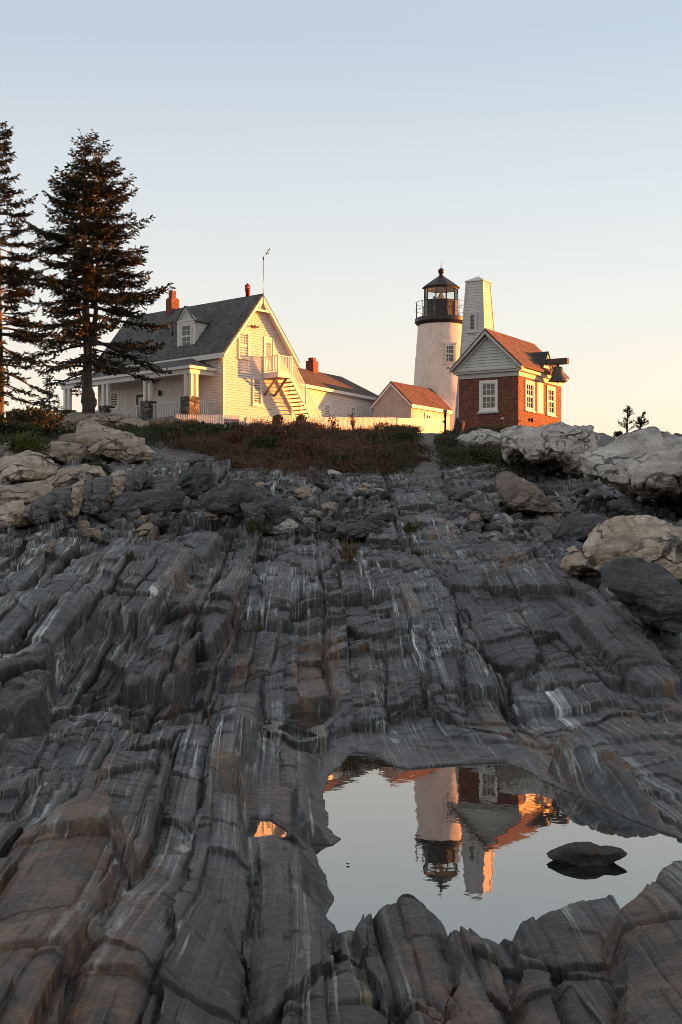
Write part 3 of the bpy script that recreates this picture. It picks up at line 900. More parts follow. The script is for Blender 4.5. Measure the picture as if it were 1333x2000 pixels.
# ---------------------------------------------------------------- keeper's house
HOUSE_Z = 9.4
def build_house():
    rz = math.atan2(.736, .677)
    H = empty('clapboard_house', (-7.0, 85.0, HOUSE_Z), rz)
    tag(H, "white clapboard house with grey shingle roof, porch and outside stair", "house")
    W, D, ZE, ZR = 5.75, 11.9, 14.1-HOUSE_Z, 17.55-HOUSE_Z
    mid = W/2; slope = (ZR-ZE)/mid
    gab = Wall((0,0,0), (1,0,0), (0,-1,0)); side = Wall((0,0,0), (0,1,0), (-1,0,0))
    east = Wall((W,0,0), (0,1,0), (1,0,0)); back = Wall((0,D,0), (1,0,0), (0,1,0))
    b = MB()
    def glim(z):
        if z <= ZE: return (0, W)
        k = (z-ZE)/slope
        return (k, W-k)
    clapboards(b, gab, 0, ZR, glim); clapboards(b, back, 0, ZR, glim, .3)
    clapboards(b, side, 0, ZE, lambda z: (0, D)); clapboards(b, east, 0, ZE, lambda z: (0, D))
    b.prism([(0.012,0),(W-.012,0),(W-.012,ZE),(mid,ZR-.02),(0.012,ZE)], 'y', .012, D-.012)
    b.build('wall', M['clap'], H)
    t = MB()
    gab.box(t, -.02, .12, -.12, .035, 0, ZE); t.build('corner_board', M['trim'], H)
    t = MB(); gab.box(t, W-.12, W+.02, -.12, .035, 0, ZE); t.build('corner_board', M['trim'], H)
    # roof
    oh, ov, th = .45, .32, .10
    for nm, sgn in (('roof', 1),):
        r = MB()
        for s in (0, 1):
            def X(x): return x if s == 0 else W-x
            lo = (X(-ov), ZE-ov*slope+.02); hi = (mid, ZR+.02)
            r.prism([lo, hi, (hi[0], hi[1]+th*1.4), (lo[0], lo[1]+th*1.4)], 'y', -oh, D+oh)
        roof = r.build('roof', M['roof_grey'], H)
    f = MB()
    for s in (0, 1):
        def X(x): return x if s == 0 else W-x
        # rake board and soffit
        z0 = ZE-ov*slope
        f.prism([(X(-ov), z0-.20), (mid, ZR-.24), (mid, ZR+.018), (X(-ov), z0+.018)], 'y', -oh-.03, -oh+.03)
        f.prism([(X(-ov), z0-.03), (mid, ZR-.03), (mid, ZR+.012), (X(-ov), z0+.012)], 'y', -oh+.032, -.005)
        # fascia along the eave
        xa, xb = (-ov-.04, -ov+.02) if s == 0 else (W+ov-.02, W+ov+.04)
        f.box(xa, xb, -oh+.02, D+oh, z0-.20, z0+.10)
        f.box(-ov+.022 if s == 0 else W+.02, -.02 if s == 0 else W+ov-.022, 0, D, z0-.16, z0-.10)
    f.build('eave_trim', M['trim'], H)
    g = MB()    # collar brace in the peak
    zc = ZR-.95
    gab.box(g, mid-.72, mid+.72, oh-.06, oh+.02, zc, zc+.12)
    g.bar(gab.pt(mid-.35, oh-.02, zc+.1), gab.pt(mid, oh-.02, ZR-.28), .09); g.bar(gab.pt(mid+.35, oh-.02, zc+.1), gab.pt(mid, oh-.02, ZR-.28), .09)
    gab.poly(g, [(mid-.45, zc+.12), (mid+.45, zc+.12), (mid, ZR-.35)], oh-.20, oh-.17)
    g.build('gable_brace', M['trim'], H)
    # gable openings
    window(H, gab, 1.20, 2.10, 13.69-HOUSE_Z, 15.3-HOUSE_Z, 2, 3, pane='pane_curtain', fw=.11, out=.10)
    window(H, gab, 2.36, 3.16, 10.94-HOUSE_Z, 12.65-HOUSE_Z, 1, 2, pane='pane', fw=.12, out=.10)
    d = MB(); z0, z1 = 12.98-HOUSE_Z, 15.2-HOUSE_Z
    gab.box(d, 3.33, 3.45, -.01, .07, z0, z1); gab.box(d, 4.10, 4.22, -.01, .07, z0, z1); gab.box(d, 3.45, 4.10, -.01, .068, z1-.14, z1)
    gab.box(d, 3.45, 4.10, -.01, .032, z0, z1-.14)
    dr = d.build('door', M['trim'], H)
    q = MB(); gab.box(q, 3.58, 3.97, .033, .04, z0+.75, z1-.35); q.build('pane', M['pane_curtain'], dr)
    lf = MB()
    gab.box(lf, 2.42, 2.62, .02, .13, 15.62-HOUSE_Z, 15.74-HOUSE_Z)
    for sx in (-.12, .36): lf.lathe([(.02, 0), (.07, .1), (.08, .12)], n=10); 
    lfm = MB(); c = gab.pt(2.5, 0, 15.66-HOUSE_Z)
    lfm.box(c.x-.12, c.x+.12, -.12, -.02, c.z-.06, c.z+.06)
    lfm.tube([(c.x-.1, -.1, c.z), (c.x-.30, -.16, c.z+.03)], [.03, .06], 8); lfm.tube([(c.x+.1, -.1, c.z), (c.x+.30, -.16, c.z+.05)], [.03, .06], 8)
    lfm.tube([(c.x, -.1, c.z), (c.x, -.16, c.z+.13)], [.04, .05], 8)
    lfm.build('flood_light', M['beam'], H)
    # balcony and stair
    bal = empty('balcony', (0,0,0)); bal.parent = H
    zd = 12.96-HOUSE_Z; s0, s1, n1 = 3.27, 4.42, 1.35
    k = MB(); gab.box(k, s0, s1, .03, n1, zd-.06, zd); gab.box(k, s0+.01, s1-.01, n1-.06, n1-.005, zd-.34, zd-.061); gab.box(k, s0+.01, s0+.07, .03, n1-.065, zd-.34, zd-.061); gab.box(k, s1-.07, s1-.01, .03, n1-.065, zd-.34, zd-.061)
    k.build('deck', M['trim'], bal)
    k = MB()
    for s, n in ((s0+.05, n1-.05), (s1-.05, n1-.05), (s0+.05, .08)):
        gab.box(k, s-.05, s+.05, n-.05, n+.05, zd, zd+1.02)
    railing(k, gab.pt(s0+.05, .1, zd), gab.pt(s0+.05, n1-.1, zd), .97, .035, .125)
    railing(k, gab.pt(s0+.1, n1-.05, zd), gab.pt(s1-.1, n1-.05, zd), .97, .035, .125)
    k.build('railing', M['rail_white'], bal)
    k = MB()
    for s in (s0+.12, s1-.2): k.bar(gab.pt(s, .03, zd-1.35), gab.pt(s, 1.15, zd-.3), .09, .12)
    k.build('brace', M['wood'], bal)
    st = empty('outside_stair', (0,0,0)); st.parent = H
    sa, sb_, za, zb = s1+.02, s1+2.55, zd-.03, .12
    k = MB()
    for n in (.16, n1-.04): k.bar(gab.pt(sa, n, za-.18), gab.pt(sb_, n, zb-.05), .055, .30)
    k.build('stringer', M['trim'], st)
    k = MB(); nst = 15
    for i in range(1, nst):
        f_ = i/nst; s = sa + (sb_-sa)*f_; z = za + (zb-za)*f_
        gab.box(k, s-.13, s+.10, .19, n1-.07, z-.045, z)
    k.build('tread', M['wood'], st)
    k = MB()
    railing(k, gab.pt(sa, n1-.02, za-.03), gab.pt(sb_, n1-.02, zb), .98, .035, .15)
    for f_ in (.0, .5, 1.0): 
        p = gab.pt(sa+(sb_-sa)*f_, n1-.02, za+(zb-za)*f_); k.bar(p - Vector((0,0,.1)), p + Vector((0,0,1.06)), .09)
    k.build('handrail', M['rail_white'], st)
    # dormer on the porch side
    dm = empty('dormer', (0,0,0)); dm.parent = H
    yc, hw, xf, zb_, zt, zp = 3.75, .78, .42, 14.38-HOUSE_Z, 16.2-HOUSE_Z, 17.0-HOUSE_Z
    def xr(z): return (z-ZE)/slope
    df = Wall((xf, yc, 0), (0,1,0), (-1,0,0))
    k = MB()
    k.hexa([(xf, yc-hw, zb_), (xf+.02, yc-hw, zb_), (xf+.02, yc+hw, zb_), (xf, yc+hw, zb_)], [(xf, yc-hw, zt), (xr(zt)+.2, yc-hw, zt), (xr(zt)+.2, yc+hw, zt), (xf, yc+hw, zt)])
    df.poly(k, [(-hw, zt), (hw, zt), (0, zp-.05)], -.10, 0)
    for yy, nn in ((yc-hw, -1), (yc+hw, 1)):
        z = zb_
        while z < zt-.02:
            z2 = min(z+.17, zt)
            x2a, x2b = max(xr(z)+.02, xf), max(xr(z2)+.02, xf)
            k.add([(xf, yy+nn*.02, z), (x2a, yy+nn*.02, z), (x2b, yy+nn*.003, z2), (xf, yy+nn*.003, z2)], [(0,1,2,3)]); z = z2
    zz = zt
    clapboards(k, df, zt+.04, zp-.1, lambda z: (-hw*(zp-z)/(zp-zt), hw*(zp-z)/(zp-zt)), .13)
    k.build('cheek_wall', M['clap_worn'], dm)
    k = MB()
    df.box(k, -hw-.02, -hw+.16, 0, .035, zb_, zt); df.box(k, hw-.16, hw+.02, 0, .035, zb_, zt); df.box(k, -hw+.16, hw-.16, 0, .033, zt-.16, zt); df.box(k, -hw+.16, hw-.16, 0, .033, zb_, zb_+.12)
    for s in (-1, 1):
        df.poly(k, [(s*(hw+.14), zt-.10), (0, zp-.10), (0, zp+.04), (s*(hw+.14), zt+.04)], .03, .10)
    df.box(k, -hw-.04, hw+.04, .036, .08, zt-.03, zt+.04)
    k.build('dormer_trim', M['trim'], dm)
    k = MB()
    for s in (-1, 1):
        e = hw+.18
        a = [(xf-.16, yc+s*e, zt-.12), (xf-.16, yc, zp+.06), (xr(zp)+.1, yc, zp+.06), (xr(zt-.12)+.1, yc+s*e, zt-.12)]
        k.add([Vector(p) for p in a] + [Vector(p)+Vector((0,0,.07)) for p in a], [(0,1,2,3), (7,6,5,4), (0,4,5,1), (1,5,6,2), (2,6,7,3), (3,7,4,0)])
    k.build('dormer_roof', M['roof_grey'], dm)
    window(dm, df, -.52, .44, zb_+.16, zt-.18, 2, 2, pane='pane', fw=.06, out=.05)
    # chimney, vents
    k = MB()
    cy = 7.9; zt_ = 18.35-HOUSE_Z
    k.box(mid-.32, mid+.32, cy-.28, cy+.28, ZR-.7, zt_); k.box(mid-.27, mid+.27, cy-.23, cy+.23, zt_, zt_+.07); k.box(mid-.19, mid+.17, cy-.16, cy+.16, zt_+.07, 18.9-HOUSE_Z)
    k.build('chimney', M['brick_chimney'], roof)
    k = MB(); c = (mid+.05, .95); zv = 18.42-HOUSE_Z
    k.lathe([(.13, ZR-.3), (.13, zv-.42), (.17, zv-.40), (.17, zv-.22)], c, 14); k.lathe([(.17, zv-.08), (.17, zv-.02), (.05, zv+.04), (.02, zv+.1)], c, 14)
    for a in range(6): k.box(c[0]+.14*math.cos(a)-.03, c[0]+.14*math.cos(a)+.03, c[1]+.14*math.sin(a)-.03, c[1]+.14*math.sin(a)+.03, zv-.23, zv-.07)
    k.build('stove_pipe', M['red'], roof)
    k = MB(); xv = 1.15; zv = ZE+xv*slope
    k.tube([(xv, 5.9, zv-.05), (xv, 5.9, zv+.85)], .055, 10); k.lathe([(.16, zv-.1), (.1, zv+.12)], (xv, 5.9), 12)
    k.build('vent_pipe', M['black'], roof)
    # porch
    pc = empty('porch', (0,0,0)); pc.parent = H
    ye0, ye1, xe, zE, zW = .53, 13.4, -2.14, 12.98-HOUSE_Z, 13.85-HOUSE_Z
    k = MB()
    v = [(xe,ye0,zE), (-.03,ye0,zE), (-.03,ye1,zE), (xe,ye1,zE), (-.03,2.7,zW), (-.03,11.2,zW)]
    k.add(v, [(0,3,2,1), (0,1,4), (3,0,4,5), (2,3,5), (1,2,5,4)])
    k.build('porch_roof', M['roof_grey'], pc)
    k = MB()
    k.box(xe-.03, xe+.03, ye0-.03, ye1, zE-.17, zE-.004); k.box(xe+.032, -.03, ye0-.03, ye0+.03, zE-.17, zE-.004); k.box(xe+.032, -.03, ye1-.06, ye1, zE-.17, zE-.004)
    k.box(xe+.16, xe+.40, ye0+.18, ye1-.2, zE-.44, zE-.172); k.box(xe+.402, -.03, ye0+.18, ye0+.42, zE-.44, zE-.172)
    k.box(xe+.035, -.03, ye0+.035, ye1-.065, zE-.168, zE-.14)
    k.build('porch_fascia', M['trim'], pc)
    zf = 9.93-HOUSE_Z
    k = MB(); k.box(-1.95, -.03, .78, 13.1, zf-.08, zf); k.box(-1.93, -1.87, .8, 13.05, zf-.24, zf-.081)
    k.box(-1.86, -.04, .80, .86, zf-.24, zf-.081)
    k.build('porch_floor', M['trim_grey'], pc)
    k = MB(); k.box(-1.80, -.05, .9, 13.0, -1.2, zf-.25); k.build('porch_skirt', M['beam'], pc)
    ys = [.98, 4.7, 8.75, 12.7]
    zp_ = 11.18-HOUSE_Z
    for i, yy in enumerate(ys):
        a = .40 if i == 0 else .36
        k = MB(); k.box(-2.12, -2.12+2*a, yy-a, yy+a, -1.6, zp_)
        k.build('stone_pier', M['stone'], pc)
        k = MB()
        for dy in (-.24, .20): k.box(-1.95, -1.75, yy+dy-.10, yy+dy+.10, zp_+.001, zE-.44)
        if i == 0: k.box(-1.56, -1.37, yy-.34, yy-.15, zp_+.001, zE-.44)
        k.build('porch_post', M['trim'], pc)
    k = MB()
    railing(k, (-1.85, ys[0]+.42, zf), (-1.85, ys[1]-.38, zf), 1.02, .045, .14, .08)
    railing(k, (-1.30, ys[0], zf), (-.05, ys[0], zf), 1.02, .045, .14, .08)
    railing(k, (-1.85, ys[2]+.38, zf), (-1.85, ys[3]-.38, zf), 1.02, .045, .14, .08)
    for y0, y1 in ((ys[1]+.38, 5.6), (7.6, ys[2]-.38)): railing(k, (-1.85, y0, zf), (-1.85, y1, zf), 1.02, .045, .14, .08)
    for yy in (5.62, 7.58):
        railing(k, (-1.92, yy, zf), (-3.3, yy, zf-.95), 1.0, .045, .14, .08)
        for x, z in ((-1.9, zf), (-3.3, zf-.95)): k.box(x-.06, x+.06, yy-.06, yy+.06, z-.1, z+1.08)
    k.build('porch_railing', M['rail_white'], pc)
    k = MB()
    for i in range(5): k.box(-2.0-.28*(i+1), -2.0-.28*i, 5.65, 7.55, zf-.2*(i+1)-.25, zf-.2*(i+1))
    k.build('porch_steps', M['trim_grey'], pc)
    # openings under the porch
    window(H, side, 9.7, 10.7, 10.35-HOUSE_Z, 12.35-HOUSE_Z, 2, 2, fw=.12, out=.06)
    d = MB(); side.box(d, 6.95, 8.1, -.01, .05, zf, zf+2.15); dr = d.build('door', M['trim'], H)
    q = MB(); side.box(q, 7.08, 7.97, .051, .06, zf+.02, zf+2.03); dl = q.build('door_leaf', M['beam'], dr)
    q = MB(); side.box(q, 7.25, 7.75, .061, .066, zf+.85, zf+1.85); q.build('pane', M['pane_curtain'], dr)
    k = MB(); k.box(-.55, -.03, 3.1, 5.3, zf, zE-.2); k.build('entry_bay', M['clap'], H)
    for yt in (5.9, 8.9):
        k = MB(); side.box(k, yt, yt+.15, .0, .04, zf, zE-.45); k.build('wall_trim', M['trim'], H)
    k = MB(); k.lathe([(.05, zf+1.7), (.10, zf+1.75), (.10, zf+2.0), (.04, zf+2.05)], (-.66, 5.0), 10); k.build('porch_lamp', M['black'], H)
    return H

def build_wing():
    A = Vector((-2.15, 92.0, 0)); d = Vector((.511, .86, 0)).normalized()
    rz = math.atan2(d.y, d.x)
    o = A - d*4.0
    Wg = empty('house_wing', (o.x, o.y, HOUSE_Z-.1), rz)
    tag(Wg, "low white clapboard wing with brown hipped roof behind the house", "house")
    Lw, Dp, ZE, ZR = 14.0, 4.4, 3.45, 5.0
    f = Wall((0,0,0), (1,0,0), (0,-1,0))
    b = MB(); clapboards(b, f, 0, ZE, lambda z: (0, Lw)); b.box(.012, Lw-.012, .012, Dp, 0, ZE); 
    e = Wall((Lw,0,0), (0,1,0), (1,0,0)); clapboards(b, e, 0, ZE, lambda z: (0, Dp))
    b.build('wall', M['clap'], Wg)
    r = MB(); ov = .25
    x0, x1, y0, y1 = -.2, Lw+ov, -ov, Dp+ov
    v = [(x0,y0,ZE-.03), (x1,y0,ZE-.03), (x1,y1,ZE-.03), (x0,y1,ZE-.03), (x0,Dp/2,ZR), (Lw-2.0,Dp/2,ZR)]
    r.add(v, [(0,3,2,1), (0,1,5,4), (1,2,5), (2,3,4,5), (3,0,4)])
    rf = r.build('roof', M['roof_brown'], Wg)
    t = MB(); t.box(x0, x1+.03, y0-.04, y0-.003, ZE-.20, ZE+.0); t.box(x1+.003, x1+.04, y0, y1, ZE-.20, ZE); t.box(x0, x1-.01, y0, -.03, ZE-.13, ZE-.035)
    t.build('fascia', M['trim'], Wg)
    t = MB(); f.box(t, Lw-.12, Lw+.02, -.02, .04, 0, ZE-.2); t.build('corner_board', M['trim'], Wg)
    k = MB(); cx = 8.1; k.box(cx-.32, cx+.32, Dp/2-.3, Dp/2+.3, ZR-.4, ZR+.62); k.box(cx-.2, cx+.2, Dp/2-.18, Dp/2+.18, ZR+.62, ZR+.85)
    k.build('chimney', M['brick_chimney'], rf)
    window(Wg, f, 5.95, 6.85, .75, 2.55, 1, 1, pane='pane_curtain', fw=.12, out=.08, double=False, sill=False)
    window(Wg, f, 9.40, 10.15, .95, 2.65, 3, 2, fw=.09, out=.06)
    k = MB(); f.box(k, 3.0, 3.9, -.01, .05, .1, 2.3); dr = k.build('door', M['trim'], Wg)
    return Wg

def build_oil_house():
    d = Vector((.56, .828, 0)).normalized()
    rz = math.atan2(-d.x, d.y)          # local +y = d, local +x = (d.y, -d.x)
    O = empty('oil_house', (4.63, 95.0, 9.0), rz)
    tag(O, "small gabled stucco shed joined to the lighthouse foot", "shed")
    Wd, Ln, ZE, ZR = 2.95, 5.2, 2.95, 4.35
    b = MB(); b.prism([(-Wd,0),(0,0),(0,ZE),(-Wd/2,ZR),(-Wd,ZE)], 'y', 0, .3)
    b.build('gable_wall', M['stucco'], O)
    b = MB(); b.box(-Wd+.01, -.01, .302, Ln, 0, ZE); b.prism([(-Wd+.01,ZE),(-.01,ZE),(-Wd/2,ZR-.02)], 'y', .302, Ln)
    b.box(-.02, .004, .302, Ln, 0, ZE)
    b.build('side_wall', M['stucco_pale'], O)
    r = MB(); ov, oh, th = .18, .16, .09; sl = (ZR-ZE)/(Wd/2)
    for s in (0, 1):
        def X(x): return x if s == 0 else -Wd-x
        r.prism([(X(ov), ZE-ov*sl+.01), (-Wd/2, ZR+.01), (-Wd/2, ZR+.01+th*1.3), (X(ov), ZE-ov*sl+.01+th*1.3)], 'y', -oh, Ln)
    r.build('roof', M['roof_red'], O)
    t = MB()
    for s in (0, 1):
        def X(x): return x if s == 0 else -Wd-x
        t.prism([(X(ov), ZE-ov*sl-.14), (-Wd/2, ZR-.16), (-Wd/2, ZR+.008), (X(ov), ZE-ov*sl+.008)], 'y', -oh-.02, -.003)
        x0 = ov if s == 0 else -Wd-ov
        t.box(x0-.02, x0+.03, -oh, Ln, ZE-ov*sl-.16, ZE-ov*sl+.06)
    t.box(.006, ov-.022, 0, Ln, ZE-ov*sl-.12, ZE-ov*sl-.06)
    t.build('eave_trim', M['trim'], O)
    sw = Wall((.006,0,0), (0,1,0), (1,0,0))
    window(O, sw, 1.75, 2.6, .95, 2.45, 2, 2, pane='pane', fw=.10, out=.06)
    return O

# ---------------------------------------------------------------- lighthouse
LHX, LHY = 7.12, 102.0
def build_lighthouse():
    T = empty('lighthouse', (LHX, LHY, 9.0), 0)
    tag(T, "white masonry lighthouse with black lantern and railed gallery", "lighthouse")
    z = lambda a: a - 9.0
    n = 72; prof = [(r, zz) for r, zz in ((2.42, -.6), (2.32, z(9.2)), (2.1, z(12.2)), (1.86, z(15.5)), (1.64, z(18.3)))]
    # slightly uneven masonry surface
    v = []; f = []; NZ = 60
    for i in range(NZ+1):
        zz = -.6 + (z(18.3)+.6)*i/NZ; r = 1.64 + (z(18.3)-zz)*.073
        for k in range(n):
            a = 2*math.pi*k/n
            rr = r + .022*float(vnoise3(np.array([math.cos(a)*4.0]), np.array([math.sin(a)*4.0]), np.array([zz*2.2]), 5)[0]) + .012*float(vnoise3(np.array([math.cos(a)*9]), np.array([math.sin(a)*9]), np.array([zz*6]), 8)[0])
            v.append((rr*math.cos(a), rr*math.sin(a), zz))
    for i in range(NZ):
        for k in range(n): f.append((i*n+k, i*n+(k+1) % n, (i+1)*n+(k+1) % n, (i+1)*n+k))
    mb = MB(); mb.add(v, f, True); mb.build('tower', M['wash'], T)
    mb = MB(); mb.lathe([(1.60, z(18.12)), (1.72, z(18.2)), (1.84, z(18.34)), (1.88, z(18.38)), (1.88, z(18.62)), (1.80, z(18.68)), (1.0, z(18.7))], n=64, smooth=False)
    mb.build('gallery', M['black'], T)
    lr, rot = 1.2, math.radians(-90+15)
    NV = 10
    vert = [(lr*math.cos(rot+2*math.pi*k/NV), lr*math.sin(rot+2*math.pi*k/NV)) for k in range(NV)]
    mb = MB()    # parapet ring
    zi0, zi1 = z(18.70), z(19.86)
    ring = []
    for k in range(NV):
        (ax, ay), (bx, by) = vert[k], vert[(k+1) % NV]
        q = .95
        mb.hexa([(ax,ay,zi0),(bx,by,zi0),(bx*q,by*q,zi0),(ax*q,ay*q,zi0)], [(ax,ay,zi1),(bx,by,zi1),(bx*q,by*q,zi1),(ax*q,ay*q,zi1)])
    lan = mb.build('lantern_parapet', M['black'], T)
    mb = MB()
    for k in range(NV):
        (ax, ay), (bx, by) = vert[k], vert[(k+1) % NV]
        mb.bar((ax*.99, ay*.99, z(18.7)), (ax*.99, ay*.99, z(20.86)), .055)
        mb.bar((ax*.99, ay*.99, z(20.80)), (bx*.99, by*.99, z(20.80)), .06, .16)
        mb.bar((ax*.99, ay*.99, zi1+.02), (bx*.99, by*.99, zi1+.02), .07, .05)
    mb.build('lantern_frame', M['black'], T)
    mb = MB()
    for k in range(NV):
        (ax, ay), (bx, by) = vert[k], vert[(k+1) % NV]
        mb.add([(ax*.97,ay*.97,zi1+.045), (bx*.97,by*.97,zi1+.045), (bx*.97,by*.97,z(20.72)), (ax*.97,ay*.97,z(20.72))], [(0,1,2,3)])
    mb.build('lantern_glass', M['glass'], T, fix=False)
    mb = MB(); mb.lathe([(1.36, z(20.84)), (1.37, z(20.88)), (1.05, z(21.12)), (.62, z(21.42)), (.25, z(21.66)), (.20, z(21.72))], n=NV, smooth=False, rot=rot)
    mb.build('lantern_roof', M['black'], T)
    mb = MB(); mb.lathe([(1.15, z(20.74)), (1.12, z(20.83))], n=NV, smooth=False, rot=rot); mb.build('lantern_ceiling', M['trim_grey'], T)
    mb = MB(); mb.lathe([(.16, z(21.70)), (.12, z(21.78)), (.18, z(21.80)), (.12, z(21.84))] + [(.22*math.sin(a)+.001, z(22.05)-.22*math.cos(a)) for a in np.linspace(.5, 3.0, 10)] + [(.03, z(22.3)), (.012, z(22.72))], n=20)
    mb.build('ball_finial', M['black'], T)
    mb = MB(); R_ = 1.80
    for k in range(12):
        a = 2*math.pi*(k+.35)/12; x, y = R_*math.cos(a), R_*math.sin(a)
        mb.tube([(x, y, z(18.62)), (x, y, z(19.78))], .022, 6); mb.lathe([(.05, z(18.62)), (.03, z(18.78))], (x, y), 8)
    for zz in (19.78, 19.25):
        mb.tube([(R_*math.cos(2*math.pi*k/40), R_*math.sin(2*math.pi*k/40), z(zz)) for k in range(41)], .018, 6, cap=False)
    mb.build('gallery_railing', M['black'], T)
    mb = MB(); mb.lathe([(.25, z(18.72)), (.25, z(19.6)), (.3, z(19.62))], n=16); mb.build('lens_pedestal', M['brass'], T)
    mb = MB(); mb.lathe([(.12, z(19.63)), (.26, z(19.7)), (.24, z(19.74)), (.30, z(19.8)), (.28, z(19.86)), (.32, z(19.95)), (.32, z(20.1)), (.27, z(20.17)), (.28, z(20.2)), (.2, z(20.3)), (.21, z(20.33)), (.12, z(20.44)), (.06, z(20.52))], n=24, smooth=False)
    mb.build('fresnel_lens', M['lens'], T)
    mb = MB()
    for k in range(8):
        a = 2*math.pi*k/8
        mb.tube([(.30*math.cos(a), .30*math.sin(a), z(19.62)), (.335*math.cos(a), .335*math.sin(a), z(19.98)), (.24*math.cos(a), .24*math.sin(a), z(20.25)), (.05*math.cos(a), .05*math.sin(a), z(20.55))], .014, 5)
    mb.build('lens_frame', M['brass'], T)
    # small window in the tower, set into the curved wall
    th = math.radians(16); nrm = Vector((math.sin(th), -math.cos(th), 0)); s = Vector((math.cos(th), math.sin(th), 0))
    w = Wall(nrm*1.84, s, nrm)
    k = MB(); w.box(k, -.50, .42, -.25, .0, z(15.25), z(16.66)); w.box(k, -.55, .47, -.2, .06, z(16.62), z(16.72)); w.box(k, -.55, .47, -.2, .06, z(15.17), z(15.26))
    k.build('window_surround', M['stucco_pale'], T)
    window(T, w, -.40, .32, z(15.3), z(16.6), 2, 3, frame='trim_grey', fw=.06, out=.06, sill=False)
    k = MB(); w.box(k, -.25, -.05, -.15, .05, z(14.86), z(14.98)); k.build('vent_brick', M['beam'], T)
    return T

def skin_person(name, loc, rz):
    """standing figure, right hand raised to the lens"""
    me = bpy.data.meshes.new(name)
    v = [(0,0,.88), (0,0,1.05), (0,0,1.25), (0,0,1.38), (0,0,1.46), (0,.01,1.55),
         (.09,0,.84), (.10,.01,.46), (.10,.0,.08), (.10,-.12,.03), (-.09,0,.84), (-.10,.01,.46), (-.10,0,.08), (-.10,-.12,.03),
         (.18,0,1.34), (.24,.02,1.08), (.26,-.06,.86), (.27,-.10,.78), (-.18,0,1.34), (-.25,.0,1.08), (-.26,-.14,.93), (-.26,-.2,.88)]
    e = [(0,1),(1,2),(2,3),(3,4),(4,5),(0,6),(6,7),(7,8),(8,9),(0,10),(10,11),(11,12),(12,13),(3,14),(14,15),(15,16),(16,17),(3,18),(18,19),(19,20),(20,21)]
    r = [.13,.12,.14,.12,.055,.085,.085,.06,.045,.04,.085,.06,.045,.04,.06,.042,.032,.035,.06,.042,.032,.035]
    me.from_pydata(v, e, [])
    o = bpy.data.objects.new(name, me); COL.objects.link(o)
    sk = o.modifiers.new('skin', 'SKIN'); o.modifiers.new('sub', 'SUBSURF').levels = 1
    for i, d in enumerate(me.skin_vertices[0].data):
        d.radius = (r[i], r[i]*.8); d.use_root = (i == 0)
    o.modifiers['sub'].render_levels = 1
    me.materials.append(M['cloth'])
    dg = bpy.context.evaluated_depsgraph_get()
    m2 = bpy.data.meshes.new_from_object(o.evaluated_get(dg))
    o.modifiers.clear(); o.data = m2
    if not m2.materials: m2.materials.append(M['cloth'])
    m2.materials.append(M['skin'])
    for p in m2.polygons:
        c = p.center
        if c.z > 1.44 or (c.z < .95 and abs(c.x) > .2): p.material_index = 1
        p.use_smooth = True
    o.location = loc; o.rotation_euler = (0, 0, rz)
    # face features raised on the head, hair as a part
    h = MB(); h.lathe([(.095, 1.535), (.102, 1.58), (.09, 1.635), (.05, 1.665), (.01, 1.67)], (0, .015), 14)
    h.build('hair', M['hair'], o)
    fm = MB(); fm.lathe([(.012, 1.50), (.018, 1.53), (.008, 1.56)], (0, -.075), 8); fm.build('nose', M['skin'], o)
    return o

